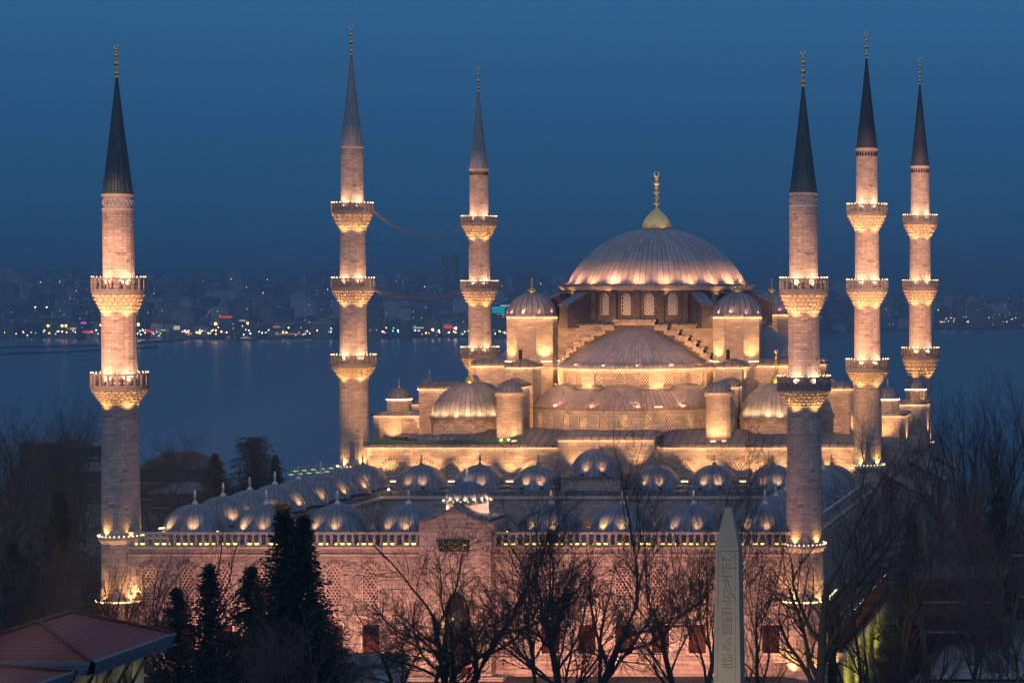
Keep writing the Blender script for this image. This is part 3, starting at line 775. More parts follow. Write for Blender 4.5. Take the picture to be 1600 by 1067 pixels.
for q in (45,135,225,315):
    for dq in (-11, 11):
        mb = MB(); mc = MB(); a = radians(q+dq); d = Vector((cos(a),sin(a),0)); t = Vector((-sin(a),cos(a),0)); o = Vector((XC,YD,0))
        r0, r1 = RD-.1, RD+4.0
        prof = [(r0,zd0-.6),(r1,zd0-.6),(r1,zd0+2.2),(r0+1.2,zd1-.9),(r0,zd1-.7)]
        for s in (-1, 1): mb.poly([o+d*r+t*s*.75+Vector((0,0,z)) for r, z in prof])
        for i in (1,):
            mb.poly([o+d*r1+t*-.75+Vector((0,0,zd0-.6)), o+d*r1+t*.75+Vector((0,0,zd0-.6)), o+d*r1+t*.75+Vector((0,0,zd0+2.2)), o+d*r1+t*-.75+Vector((0,0,zd0+2.2))])
        top = [(r1+.2,zd0+2.15),(r0+1.2,zd1-.88),(r0,zd1-.68)]
        for (ra,za),(rb,zb) in zip(top, top[1:]):
            P = [o+d*ra+t*-.9+Vector((0,0,za)), o+d*ra+t*.9+Vector((0,0,za)), o+d*rb+t*.9+Vector((0,0,zb)), o+d*rb+t*-.9+Vector((0,0,zb))]
            P2 = [p+Vector((0,0,.2)) for p in P]
            mc.poly(P2, [(0,0),(2,0),(2,3),(0,3)]); mc.poly([P[0],P[1],P2[1],P2[0]]); mc.poly([P[1],P[2],P2[2],P2[1]]); mc.poly([P[3],P[0],P2[0],P2[3]])
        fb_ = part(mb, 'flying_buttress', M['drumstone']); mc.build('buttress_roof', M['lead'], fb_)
# drum cornice, great dome
mb = MB(); mb.lathe(XC, YD, [(RD-.1,zd1-.45),(RD+.18,zd1-.36),(RD+.30,zd1-.05),(RD+.62,zd1+.08),(RD+.62,zd1+.26)], 96, smooth=False); part(mb, 'cornice', M['trim'])
mb = MB()
for i in range(150):
    a = 2*pi*i/150; d = Vector((cos(a),sin(a),0)); t = Vector((-sin(a),cos(a),0))
    mb.obox(Vector((XC,YD,zd1+.30))+d*(RD+.62), t*.17, d*.12, Vector((0,0,.075)))
part(mb, 'eave_tiles', M['lead_dark'])
RM = 11.45; zm = zd1+.42; zap = zat(356.5, YD)
mb = MB(); P = [(RD+.58, zd1+.27), (RM+.35, zm)] + dome_prof(RM, zap-zm-.12, zm+.12, 22)
mb.lathe(XC, YD, P, 128, ribs=92)
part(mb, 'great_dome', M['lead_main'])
finial(hall, XC, YD, zap-.25, zat(266, YD), .95, M['goldpaint'], bulb=1.72)
for i in range(22):
    a = 2*pi*(i+.5)/22
    if sin(a) > .35: continue
    p = (XC+(RD+.35)*cos(a), YD+(RD+.35)*sin(a), zd1+.50)
    spot(p, (XC+RM*.70*cos(a), YD+RM*.70*sin(a), zm+4.6), 230 if i % 5 else 380, (1,.42,.17), 130, .9, .1, hall)
    if i % 2 == 0: spot((XC+(RD+.9)*cos(a), YD+(RD+.9)*sin(a), zd0+.25), (XC+RD*cos(a), YD+RD*sin(a), zd0+3), 16, (1,.66,.46), 140, .9, .1, hall)
    spot((XC+(RD+.42)*cos(a), YD+(RD+.42)*sin(a), zd1-1.0), (XC+(RD+.1)*cos(a), YD+(RD+.1)*sin(a), zd1), 10, WARM, 150, .9, .06, hall)
for s in (-1,1): spot((XC+s*5,YD-5,zap-.8),(XC,YD,zap+4), 160, (1,.62,.25), 60, .8, .1, hall)
# weight towers
def octa(cx, cy, R, rot=pi/8, n=8): return [(cx+R*cos(rot+2*pi*i/n), cy+R*sin(rot+2*pi*i/n)) for i in range(n)]
ZT0, ZT1 = zat(566, 293), zat(494, 293)
def tower(lx, ly, front):
    cx, cy = X(lx), YD+ly; R = 3.12
    mb = MB(); mb.prism(octa(cx,cy,R), 16, ZT1); tw = part(mb, 'weight_tower', M['stone'])
    mb = MB(); mb.prism(octa(cx,cy,R+.26), ZT1+.003, ZT1+.20); mb.lathe(cx, cy, [(R+.26,ZT1-.13),(R+.26,ZT1)], 8, pi/8, 2*pi+pi/8, smooth=False); mb.build('tower_cornice', M['lead_dark'], tw)
    mb = MB(); zt = zat(462, YD+ly) 
    mb.lathe(cx, cy, dome_prof(2.95, 2.75, ZT1+.2, 12, .12), 96, ribs=24, rmod=lambda a, z: 1+.045*abs(sin(10*a)))
    mb.build('ribbed_dome', M['lead'], tw)
    finial(tw, cx, cy, ZT1+2.9, ZT1+4.75, .42, M['gold'], bulb=.55)
    mb = MB()
    a = -pi/2+.15; mb.box(cx-.95, cx-.50, cy-R*.925-.03, cy-R*.925+.2, ZT0+.35, ZT0+1.6); mb.build('tower_door', M['dark'], tw)
    for i in range(10):
        a = 2*pi*(i+.5)/10-.1
        spot((cx+3.13*cos(a), cy+3.13*sin(a), ZT1+.32), (cx+2.0*cos(a), cy+2.0*sin(a), ZT1+2.6), 75, ((1,.26,.24),(1,.42,.18),(1,.24,.30))[i%3], 75, .7, .05, hall)
    ring = octa(cx,cy,R+.55)
    for i in range(8):
        p, q = Vector((*ring[i],0)), Vector((*ring[(i+1)%8],0)); mid = (p+q)/2
        dirv = (mid-Vector((cx,cy,0))).normalized()
        if dirv.y > .5: continue
        if abs((mid.x-XC)) < 12.5 and abs(mid.y-YD) < 12.2: continue
        strip([p.lerp(q,.25)+Vector((0,0,ZT0+.1)), p.lerp(q,.75)+Vector((0,0,ZT0+.1))], .06, 'strip', tw)
        spot(mid+dirv*.5+Vector((0,0,ZT0+.1)), mid-dirv*.75+Vector((0,0,ZT1-1.2)), 300, WARM, 100, .9, .08, hall)
    e = octa(cx,cy,R+.10)
    for i in range(8):
        p, q = e[i], e[(i+1)%8]
        if (p[1]+q[1])/2 < cy+.5: strip([(*p,ZT1-.07),(*q,ZT1-.07)], .04, 'strip_soft', tw)
for lx, ly, f_ in ((-12.9,-13.7,1),(12.9,-13.7,1),(-12.9,13.7,0),(12.9,13.7,0)): tower(lx, ly, f_)
# buttress steps in front of the towers, corner blocks
def roofed(x0, x1, y0, y1, z0, z1, rise, name='buttress_block', mat='stone', ridge='x', eave=.2, lit=True):
    mb = MB(); mb.box(x0, x1, y0, y1, z0, z1); o = part(mb, name, M[mat])
    mr = MB(); e = eave
    mr.frustum((x0-e,x1+e,y0-e,y1+e),(x0-e,x1+e,y0-e,y1+e), z1+.003, z1+.16)
    if ridge == 'x': mr.frustum((x0-e+.03,x1+e-.03,y0-e+.03,y1+e-.03),((x0+x1)/2-.02,(x0+x1)/2+.02,y0+.2,y1), z1+.163, z1+rise)
    else: mr.frustum((x0-e+.03,x1+e-.03,y0-e+.03,y1+e-.03),(x0+.8,x1-.8,y0+.9,y1-.9), z1+.163, z1+rise)
    mr.box(x0-e,x1+e,y0-e,y0-e+.03,z1-.15,z1); mr.box(x1+e-.03,x1+e,y0-e+.031,y1,z1-.15,z1); mr.build('block_roof', M['leadflat'], o)
    if lit:
        s_ = MB(); s_.tube([(x0+.05,y0-.1,z1-.07),(x1-.05,y0-.1,z1-.07)], .04, 4); s_.tube([(x1+.1,y0-.05,z1-.07),(x1+.1,y1,z1-.07)], .04, 4)
        s_.build('light_strip', M['strip_soft'], o)
    return o
for s in (-1, 1):
    def xr(a, b): return (X(s*a), X(s*b)) if s > 0 else (X(-b), X(-a))
    x0, x1 = xr(11.6, 14.3); roofed(x0, x1, 284.9, 289.2, 16, zat(603,285.5), .9)
    x0, x1 = xr(11.2, 14.5); roofed(x0, x1, 289.2, 294, 16, zat(572,290), .8)
    x0, x1 = xr(14.5, 20.5); roofed(x0, x1, 294.2, 300.5, 16, zat(570,294), .7, ridge='y')
    x0, x1 = xr(21.5, 27.0); roofed(x0, x1, 295, 300, 16, zat(606,295), .7, 'side_block', ridge='y')
    x0, x1 = xr(26.0, 33.6); roofed(x0, x1, 297.6, 304, -1, zat(648,297.6), .35, 'side_block', ridge='y')
    x0, x1 = xr(27.5, 34.6); roofed(x0, x1, 316.5, 323, -1, zat(630,317), .35, 'side_block', ridge='y')
    x0, x1 = xr(14.5, 20.5); roofed(x0, x1, 318.1, 324.4, 16, zat(570,294), .7, ridge='y')
    for (u, y, z) in ((13,284.2,18.4),(12.8,288.4,24.6),(17.5,293.4,19),(24,294.2,17.9),(22,294.3,17.9),(31,296.8,16.9),(28.5,296.8,16.9),(31,315.6,17)):
        spot((X(s*u),y-.6,z), (X(s*u),y+.9,z+3.0), 150, WARM, 110, .9, .1, hall)
    for (u, y, z) in ((21.1,297.5,18.5),(27.4,297.5,18),(34.2,300.5,16.4),(35.1,319.5,16.4),(15,287,19.6),(14.95,291.6,24.5)):
        spot((X(s*u)+s*.25,y,z), (X(s*u)-s*.6,y,z+3), 130, WARM, 120, .9, .1, hall)
    # lantern turrets on the side blocks
    for (lx, y, py0, rr, name) in ((31.2, 300.5, 646, 1.5, 'lantern_turret'), (33.0, 319.3, 629, 1.45, 'lantern_turret')):
        cx = X(s*lx); z0 = zat(py0, y-2.5); hgt = 1.75
        mb = MB(); mb.prism(octa(cx, y, rr), z0-.2, z0+hgt); o = part(mb, name, M['stone'])
        mb = MB(); mb.prism(octa(cx, y, rr+.15), z0+hgt+.003, z0+hgt+.15); mb.lathe(cx, y, dome_prof(rr*.96, 1.35, z0+hgt+.152, 8), 24, ribs=16); mb.build('lantern_dome', M['lead_dark'], o)
        finial(o, cx, y, z0+hgt+1.45, z0+hgt+2.6, .26, M['gold'])
        for a in (-2.4,-1.57,-.7,0.1): spot((cx+(rr+.4)*cos(a), y+(rr+.4)*sin(a), z0+.12), (cx+rr*.9*cos(a), y+rr*.9*sin(a), z0+1.5), 40, WARM, 130, .8, .05, hall)
        e = octa(cx,y,rr+.05)
        for i in range(8):
            p,q = e[i], e[(i+1)%8]
            if (p[1]+q[1])/2 < y+.2: strip([(*p,z0+hgt-.05),(*q,z0+hgt-.05)], .03, 'strip_soft', o)
    # front turrets
    cx, cy = X(s*12.6), 282.9+.9; R = 1.58; z0, z1 = zat(690,282.3), zat(614,282.3)
    mb = MB(); mb.lathe(cx, cy, [(R*1.03,15),(R,z0+.4),(R*.99,z1-.5),(R+.02,z1)], 16, smooth=False); o = part(mb, 'front_turret', M['stone'])
    mb = MB(); mb.lathe(cx, cy, [(R,z1-.28),(R+.13,z1-.18),(R+.13,z1+.02),(R*.9,z1+.06)], 20, smooth=False)
    for i in range(24):
        a = 2*pi*i/24; mb.obox((cx+(R+.08)*cos(a), cy+(R+.08)*sin(a), z1-.32), Vector((-sin(a),cos(a),0))*.10, Vector((cos(a),sin(a),0))*.08, Vector((0,0,.12)))
    mb.build('turret_cornice', M['trim'], o)
    mb = MB(); mb.lathe(cx, cy, dome_prof(R*.98, 1.3, z1+.06, 9, .05), 48, ribs=16, rmod=lambda a, z: 1+.03*abs(sin(8*a))); mb.build('turret_dome', M['lead_dark'], o)
    finial(o, cx, cy, z1+1.3, z1+2.1, .2, M['gold'], crescent=False)
    for i in range(10):
        a = -pi/2+radians(-100+200*(i+.5)/10); 
        if i % 2 == 0: 
            b1, b2 = a-.16, a+.16
            strip([(cx+(R+.45)*cos(b1), cy+(R+.45)*sin(b1), z0+.1), (cx+(R+.45)*cos(b2), cy+(R+.45)*sin(b2), z0+.1)], .05, 'strip', o)
        spot((cx+(R+.9)*cos(a), cy+(R+.9)*sin(a), z0+.15), (cx+R*.9*cos(a), cy+R*.9*sin(a), z0+3.6), 75, WARM, 110, .9, .06, hall)
    # corner domes
    cx, cy = X(s*18.8), 288.7; R = 4.6; zb0, zb1 = 16.8, zat(655, 284)
    mp = cyl_map(cx, cy, R, -pi); mb = MB(); NWc = 12; L = 2*pi*R
    ops = [((i+.5)*L/NWc, .95, zb0+1.35, zb0+2.3, zb0+2.75) for i in range(NWc)]
    wall_strip(mb, mp, 0, L, zb0, zb1, ops, .35, .8); o = part(mb, 'corner_dome', M['stone_grey'])
    for i in range(7 if s < 0 else 8): window(mp, ops[i], o, M['lattice'], M['trim'], .2, rays=True, fw=.05)
    mb = MB(); mb.lathe(cx, cy, [(R-.1,zb1-.15),(R+.25,zb1-.04),(R+.25,zb1+.12),(R+.02,zb1+.22)]+dome_prof(R-.02, 4.05, zb1+.23, 14), 64, ribs=44); mb.build('dome_shell', M['lead'], o)
    zt = zb1+4.2
    finial(o, cx, cy, zt-.1, zat(562 if s < 0 else 545, cy), .5, M['gold'], bulb=.62)
    for i in range(13):
        a = -pi/2+.25+radians(-125+250*(i+.5)/13)
        spot((cx+(R+.55)*cos(a), cy+(R+.55)*sin(a), zb1+.25), (cx+R*.80*cos(a), cy+R*.80*sin(a), zb1+2.0), 80, (1,.54,.20), 130, .9, .06, hall)
    if s > 0:
        for a in (-pi/2-.9,-pi/2-.5): spot((cx+(R+.5)*cos(a), cy+(R+.5)*sin(a), zb0+.4),(cx+R*cos(a), cy+R*sin(a), zb0+2.5), 60, WARM, 130, .9, .06, hall)
# side gallery with a gabled roof on the right flank, and its twin on the left
for s in (-1, 1):
    mb = MB()
    for (y0, y1, xo, ze, zr) in ((289.5,297.4,36.5,10.6,14.2),(304.2,316.3,37.5,11.6,15.4),(323.2,333,37.5,11.6,15.6)):
        xa, xb = sorted((X(s*30.02), X(s*xo)))
        mb.box(xa, xb, y0, y1, -8, ze)
        P = [(X(s*30.05),ze),(X(s*xo),ze),(X(s*30.05),zr)]
        mb.poly([(x,y0,z) for x,z in P]); 
    o = part(mb, 'side_gallery', M['stone_grey'])
    mr = MB(); mt = MB()
    for (y0, y1, xo, ze, zr) in ((289.5,297.4,36.5,10.6,14.2),(304.2,316.3,37.5,11.6,15.4),(323.2,333,37.5,11.6,15.6)):
        A = [(X(s*30.05),y0-.4,zr+.05),(X(s*(xo+.8)),y0-.4,ze-.35),(X(s*(xo+.8)),y1+.2,ze-.35),(X(s*30.05),y1+.2,zr+.05)]
        B = [(x,y,z+.3) for x,y,z in A]
        mr.poly(B); mr.poly(A)
        for i in range(4): mt.poly([A[i],A[(i+1)%4],B[(i+1)%4],B[i]])
    mr.build('gallery_roof', M['leadflat'], o); mt.build('roof_edge', M['trim'], o)
# ------------------------------------------------------------------ the courtyard
court = empty('courtyard', (XC, 250, 0))
tag(court, 'walled courtyard before the mosque with a balustrade and rows of small lead domes', 'courtyard building')
def cpart(mb, name, mat, parent=None): return mb.build(name, mat, parent or court)
Y0 = 219.0; ZB = zat(853, Y0); ZT = zat(831, Y0); ZG = 12.55
fm = plane_map((XC, Y0, 0), (1,0,0), (0,-1,0))
low, up = [], []
for s in (-1, 1):
    for i in range(7):
        u = s*(8.35+3.43*i)
        if abs(u) > 29.5: continue
        low.append((u, 1.62, 1.96, 4.62, 4.62)); up.append((u, 1.40, 6.35, 9.2, 10.15))
mb = MB()
for a, b in ((-31.3,-3.3),(3.3,31.3)):
    wall_strip(mb, fm, a, b, -1.2, 5.6, [o for o in low if a < o[0] < b], .6)
    wall_strip(mb, fm, a, b, 5.6, ZB, [o for o in up if a < o[0] < b], .5)
rmap = plane_map((XC+31.3, Y0, 0), (0,1,0), (1,0,0)); lmap = plane_map((XC-31.3, Y0, 0), (0,1,0), (-1,0,0))
rw_up = [(5+4.2*i, 1.4, 7.6, 9.6, 10.4) for i in range(13)]
wall_strip(mb, rmap, 0, 61.5, -8, ZB, rw_up, .5); wall_strip(mb, lmap, 0, 61.5, -8, ZB, [], .5)
cpart(mb, 'wall', M['stone_wall'])
for o in low: window(fm, o, court, M['shutter'], M['trim'], .3, bars=True, fw=.14)
for o in up: window(fm, o, court, M['lattice_big'], M['trim'], .15, rays=True, fw=.08)
for o in rw_up: window(rmap, o, court, M['lattice_big'], M['trim'], .2, fw=.08)
mb = MB()
for z, dpt, h in ((ZB-.02,.30,.20),(ZB-.75,.14,.16),(5.5,.10,.14),(1.25,.12,.18)):
    for a, b in ((-31.35,-3.3),(3.3,31.35)): mb.box(X(a), X(b), Y0-dpt, Y0-.003, z-h, z)
    mb.box(X(31.303), X(31.3+dpt), Y0, 280.5, z-h, z)
cpart(mb, 'string_course', M['trim'])
# balustrade
mb = MB(); zq0, zq1 = ZB, ZT
for a, b in ((-31.2,-3.3),(3.3,31.2)):
    mb.box(X(a), X(b), Y0-.28, Y0+.12, zq1-.2, zq1+.02); mb.box(X(a), X(b), Y0-.22, Y0+.08, zq0, zq0+.12)
    n = int((b-a)/.66)
    for i in range(n+1):
        u = X(a+(b-a)*i/n)
        mb.lathe(u, Y0-.08, [(.17,zq0+.12),(.13,zq0+.35),(.17,zq0+(zq1-zq0)*.55),(.11,zq1-.36),(.16,zq1-.2)], 8)
for y in [Y0+.6+.9*i for i in range(66)]: mb.box(X(31.1), X(31.3), y, y+.3, zq0, zq1-.2)
mb.box(X(31.05), X(31.4), Y0, 279.5, zq1-.2, zq1+.02)
cpart(mb, 'balustrade', M['marble'])
mb = MB()
for a, b in ((-31,-3.6),(3.6,31)):
    n = int((b-a)/2.0)
    for i in range(n): 
        u = a+(b-a)*(i+.12)/n; v = a+(b-a)*(i+.80)/n
        mb.box(X(u), X(v), Y0+.36, Y0+.44, zq0+.10, zq0+.22)
cpart(mb, 'balustrade_lights', M['railglow'])
# gallery roof ring and inner arcades
yA, yB = Y0+.5, 278.6
mb = MB()
mb.box(X(-31.2), X(31.2), yA, 229.6, ZG-.5, ZG); mb.box(X(-31.2), X(31.2), 270.4, YF-.02, ZG-.5, ZG+.1)
mb.box(X(-31.2), X(-23.8), 229.6, 270.4, ZG-.5, ZG); mb.box(X(23.8), X(31.2), 229.6, 270.4, ZG-.5, ZG)
cpart(mb, 'gallery_roof', M['leadflat'])
mb = MB(); mb.box(X(-23.8), X(23.8), 229.6, 270.4, .02, .12); cpart(mb, 'court_paving', M['greymarble'])
SP = 6.84
mb = MB()
def arcade(mp, L, n, off):
    ops = [(off+SP*i, 4.6, .1, 6.2, 9.3) for i in range(n)]
    wall_strip(mb, mp, 0, L, 0, ZG-.5, ops, .7)
arcade(plane_map((XC-23.9, 270.4, 0), (1,0,0), (0,-1,0)), 47.8, 7, 23.9-3*SP)
arcade(plane_map((XC-23.8, 229.6, 0), (0,1,0), (1,0,0)), 40.8, 6, 3.3)
arcade(plane_map((XC+23.8, 229.6, 0), (0,1,0), (-1,0,0)), 40.8, 6, 3.3)
arcade(plane_map((XC-23.9, 229.6, 0), (1,0,0), (0,1,0)), 47.8, 7, 23.9-3*SP)
cpart(mb, 'arcade', M['stone_grey'])
mb = MB()
for a, b, y0, y1 in ((-23.9,23.9,270.1,270.399),): mb.box(X(a), X(b), y0, y1, ZG-.75, ZG-.45)
mb.box(X(-23.799), X(-23.5), 229.6, 270.1, ZG-.75, ZG-.45); mb.box(X(23.5), X(23.799), 229.6, 270.1, ZG-.75, ZG-.45)
cpart(mb, 'arcade_cornice', M['trim'])
for u in (-27,-13,0,13,27): point((X(u), 274.5, 7.5), 1100, AMBER, .3, court)
for y in (236, 250, 263): point((X(-27.5), y, 7.5), 1000, AMBER, .3, court); point((X(27.5), y, 7.5), 700, AMBER, .3, court)
for u in (-20, -7, 8, 20): point((X(u), 225, 7.0), 700, AMBER, .3, court)
# gallery domes: front, sides and portico
def small_dome(lx, y, z0, R, h, lamps, fin_mat, zfin=1.35, drum=.35):
    cx = X(lx); mb = MB()
    mb.lathe(cx, y, [(R+.28, z0-.02),(R+.28, z0+drum-.1),(R+.05, z0+drum)] + dome_prof(R, h, z0+drum+.01, 13), 48, ribs=30)
    o = cpart(mb, 'gallery_dome', M['lead'])
    zt = z0+drum+h
    finial(o, cx, y, zt-.12, zt+zfin, .36, M[fin_mat], bulb=.27)
    mh = MB()
    for a in lamps:
        d = Vector((cos(a), sin(a), 0)); c = Vector((cx, y, z0+drum-.05))+d*(R+.85)
        mh.obox(c, d*.12, Vector((-d.y,d.x,0))*.2, Vector((0,0,.12)))
        spot(c-d*.10+Vector((0,0,.16)), Vector((cx,y,z0+drum+h*.5))+d*R*.7, random.uniform(75,165), random.choice((WARM,(1,.46,.16),(1,.50,.20))) , 62, .95, .12, o)
    if lamps: mh.build('floodlight', M['darkmetal'], o)
    return o
random.seed(5)
fr = -pi/2+.12
for i in range(9):
    lx = -27.35+SP*i
    if i == 4: continue
    small_dome(lx, 225.7, ZG, 3.05, 2.4, (fr-.55-random.uniform(0,.2), fr+.12+random.uniform(-.1,.15)), 'white_finial')
for k in range(1, 7):
    y = 225.7+6.97*k
    small_dome(-27.35, y, ZG+.15, 3.05, 2.4, (-.25, .35) if k > 1 else (-.9, -.1), 'white_finial')
    small_dome(27.35, y, ZG+.15, 3.05, 2.4, (pi+.5, pi+1.0, pi-.2), 'white_finial')
for i in range(9):
    lx = -27.35+SP*i
    if i == 4:
        mb = MB(); mb.box(X(lx-3.4), X(lx+3.4), 271.2, 278.2, ZG+.1, ZG+1.45); cpart(mb, 'raised_bay', M['stone'])
        mb = MB(); mb.frustum((X(lx-3.6),X(lx+3.6),271,278.3),(X(lx-3.6),X(lx+3.6),271,278.3),ZG+1.453,ZG+1.65); cpart(mb, 'bay_roof', M['leadflat'])
        small_dome(lx, 274.6, ZG+1.66, 3.05, 2.75, (fr-.35, fr+.3), 'white_finial', 1.0)
    else: small_dome(lx, 274.6, ZG+.1, 3.05, 2.4, (fr-.38, fr+.22), 'lead', 1.2)
mb = MB()
for i in range(9):
    for dx in (-1.1, .9):
        if i < 8: 
            u = -27.35+SP*(i+.5)+dx*.8; mb.box(X(u-.5), X(u+.5), 278.2, 278.32, ZG+.55, ZG+.66)
cpart(mb, 'light_strip', M['strip'])
for p_, r_ in (((X(-22.9), 270.0, ZG+.35), .16), ((X(-23.6), 221.6, ZG+.5), .10), ((X(3.9), 220.9, ZG+.55), .12)): mb = MB(); mb.ball(p_, r_); cpart(mb, 'lamp_bulb', M['bulb'])
point((X(-22.9), 269.8, ZG+.6), 60, WARM, .15, court)
mb = MB(); z_ = ZG+.35
mb.tube([(X(-30.6), 220.4, z_), (X(-28.6), 221.6, z_+.1)], .07, 4); mb.tube([(X(-29.8), 223.2, z_+.3), (X(-29.0), 224.2, z_+.3)], .06, 4); cpart(mb, 'light_strip', M['strip'])
# portal with wavy gable and lantern dome
mb = MB(); PYF = 217.4
prt = [(X(-3.3),-1.2),(X(3.3),-1.2),(X(3.3),zat(813,PYF))]
zsh, zpk = zat(815,PYF), zat(792,PYF)
gp = []
for i in range(17):
    t = i/16; u = 3.3-3.3*t
    gp.append((X(u), zsh+(zpk-zsh)*(t**1.7)))
cx0 = XC-.35
right_ = [(x, z) for x, z in gp]; left_ = [(2*XC-x, z) for x, z in reversed(gp[:-1])]
top = right_ + left_
o_arch = (0, 2.7, .1, 6.0, 8.0)
pm = plane_map((XC, PYF, 0), (1,0,0), (0,-1,0))
wall_strip(mb, pm, -3.3, 3.3, -1.2, 9.6, [o_arch], 1.3)
b = mb.add([(X(-3.3),PYF,9.6),(X(3.3),PYF,9.6)]+[(x,PYF,z) for x,z in top]); mb.face(list(range(b, b+2+len(top))))
for s in (-1,1):
    mb.poly([(X(s*3.3),PYF,-1.2),(X(s*3.3),224.5,-1.2),(X(s*3.3),224.5,zsh),(X(s*3.3),PYF,zsh)])
mb.poly([(X(-3.3),224.5,9),(X(3.3),224.5,9),(X(3.3),224.5,zsh),(X(-3.3),224.5,zsh)])
portal = cpart(mb, 'portal', M['stone_wall'])
mb = MB()
for (xa,za),(xb,zb) in zip(top, top[1:]):
    P = [(xa,PYF-.28,za),(xb,PYF-.28,zb),(xb,224.6,zb),(xa,224.6,za)]
    Q = [(x,y,z+.16) for x,y,z in P]; mb.poly(Q); mb.poly(P); mb.poly([P[0],P[1],Q[1],Q[0]])
mb.build('portal_roof', M['lead_dark'], portal)
mb = MB(); mb.poly([pm(p[0],p[1],1.3) for p in outline(o_arch)], outline(o_arch)); mb.build('portal_niche', M['dark'], portal)
# inscription panel: dark green with gilded strokes
px0, px1 = 686, 733; zz0, zz1 = zat(861,PYF), zat(843,PYF)
xa, xb = at(px0,850,PYF).x, at(px1,850,PYF).x
M['greenpanel'] = plain('dark green panel', (.012,.035,.022), .6)
mb = MB(); mb.box(xa, xb, PYF-.10, PYF-.003, zz0, zz1); pn = mb.build('inscription_panel', M['greenpanel'], portal)
mb = MB(); random.seed(9)
for r_ in range(2):
    for i in range(11):
        x = xa+.12+(xb-xa-.24)*i/11; z = zz0+(zz1-zz0)*(.28+.45*r_)
        pts = [(x+.20*t+.05*sin(7*t+i), PYF-.13, z+.16*sin(t*3+i*1.7)+.05*cos(9*t)) for t in [j/5 for j in range(6)]]
        mb.tube(pts, .028, 4)
        if i % 2: mb.tube([(x+.08,PYF-.13,z-.12),(x+.10,PYF-.13,z+.22)], .025, 4)
mb.build('inscription', M['gold'], pn)
mb = MB(); zl0, zl1 = zat(951,PYF), zat(938,PYF); xl = at(733,945,PYF).x
mb.box(xl-.5, xl+.5, PYF-.08, PYF-.003, zl0, zl1); pn2 = mb.build('inscription_panel', M['greenpanel'], portal)
mb = MB()
for i in range(5): mb.tube([(xl-.4+.18*i+.05*sin(3*t+i), PYF-.11, zl0+.1+(zl1-zl0-.2)*t) for t in [j/4 for j in range(5)]], .03, 4)
mb.build('inscription', M['gold'], pn2)
mb = MB(); mb.ball((at(707,968,PYF+.5).x, PYF+.5, zat(968,PYF)), .13); mb.ball((at(741,970,PYF-.3).x, PYF-.35, zat(970,PYF)), .11); mb.build('portal_lantern', M['bulb'], portal)
point((X(-.6), PYF+.5, 5.0), 130, (1,.68,.22), .15, portal)
mb = MB()
for i in range(8): mb.box(X(-4.2-.1*i), X(4.6+.1*i), PYF-.5-.35*(i+1), PYF-.5-.35*i if i else PYF-.02, -1.2, .1-.16*i)
mb.build('portal_steps', M['marble'], portal)
M['signred'] = plain('red sign', (.32,.03,.025), .5); M['signwhite'] = plain('white sign', (.62,.60,.58), .5)
sg = MB(); sx = at(737,1040,PYF-3.4); sg.box(sx.x-.55, sx.x+.55, sx.y-.03, sx.y+.03, sx.z-.16, sx.z+.16)
sg.box(sx.x-.5,sx.x-.44,sx.y-.02,sx.y+.02,-1.1,sx.z-.16); sg.box(sx.x+.44,sx.x+.5,sx.y-.02,sx.y+.02,-1.1,sx.z-.16)
sg.box(sx.x-.42, sx.x+.42, sx.y-.045, sx.y-.032, sx.z-.04, sx.z+.06, 1)
tag(sg.build('notice_sign', [M['signred'], M['signwhite']]), 'small red and white notice board on the portal steps', 'sign')
zl = zat(815, 220.8); zl2 = zat(784, 220.8); lc = XC+.05
mb = MB(); mb.prism(octa(lc, 221.3, 1.95, pi/12, 12), ZG-.6, zl2); ln = mb.build('lantern_drum', M['stone'], portal)
mb = MB(); mb.lathe(lc, 221.3, [(1.9,zl2-.14),(2.18,zl2-.04),(2.18,zl2+.10),(2.0,zl2+.16)]+dome_prof(2.0, 1.75, zl2+.17, 10), 96, ribs=24, rmod=lambda a, z: 1+.035*abs(sin(12*a))); mb.build('lantern_dome', M['lead_dark'], ln)
finial(ln, lc, 221.3, zl2+1.8, zl2+3.3, .34, M['white_finial'], bulb=.34)
for i in range(9):
    a = -pi/2+radians(-90+180*i/8)+.2
    spot((lc+2.16*cos(a), 221.3+2.16*sin(a), zl2+.22), (lc+1.5*cos(a), 221.3+1.5*sin(a), zl2+1.4), 22, (1,.62,.26), 110, .8, .05, portal)
    spot((lc+3.2*cos(a), 221.3+3.2*sin(a), zl2-.9), (lc+1.9*cos(a), 221.3+1.9*sin(a), zl2-.7), 30, (1,.50,.34), 120, .9, .05, portal)
bulbs(ln, lc, 221.3, 2.22, zl2+.16, 20, .06)
# pink floods on the ground in front of the wall
for i, u in enumerate((-28,-22,-16,-10,-4,4,10,16,22,28)):
    spot((X(u+random.uniform(-1,1)), 207.5, .6), (X(u*1.0), Y0, 5.2), 900*random.uniform(.6,1.3), (1,.40,.23), 118, .7, .3, court)
    spot((X(u+2), 214.5, .2), (X(u+2), Y0, 7), 200*random.uniform(.4,1.6), (1,.47,.33), 110, .8, .3, court)
# amber wash on the two wall ends by the minarets
for s in (-1,1): spot((X(s*29.6), 217.6, .4), (X(s*30), Y0, 7), 50, WARM, 120, .8, .1, court)
for y in (222.5, 228): spot((X(34.2), y, 1.2), (X(31.3), y+2, 8), 90, (1,.42,.18), 100, .8, .2, court)
for y in (236, 250, 264): spot((X(38), y, 1), (X(31.3), y+2, 9), 45, (.75,.80,1.0), 100, .8, .2, court)
M['olive_lit'] = stone('olive lit wall stone', (.30,.30,.15), .8, .35, .5, .6)  # olive of the yellow lamplight put into the wall colour
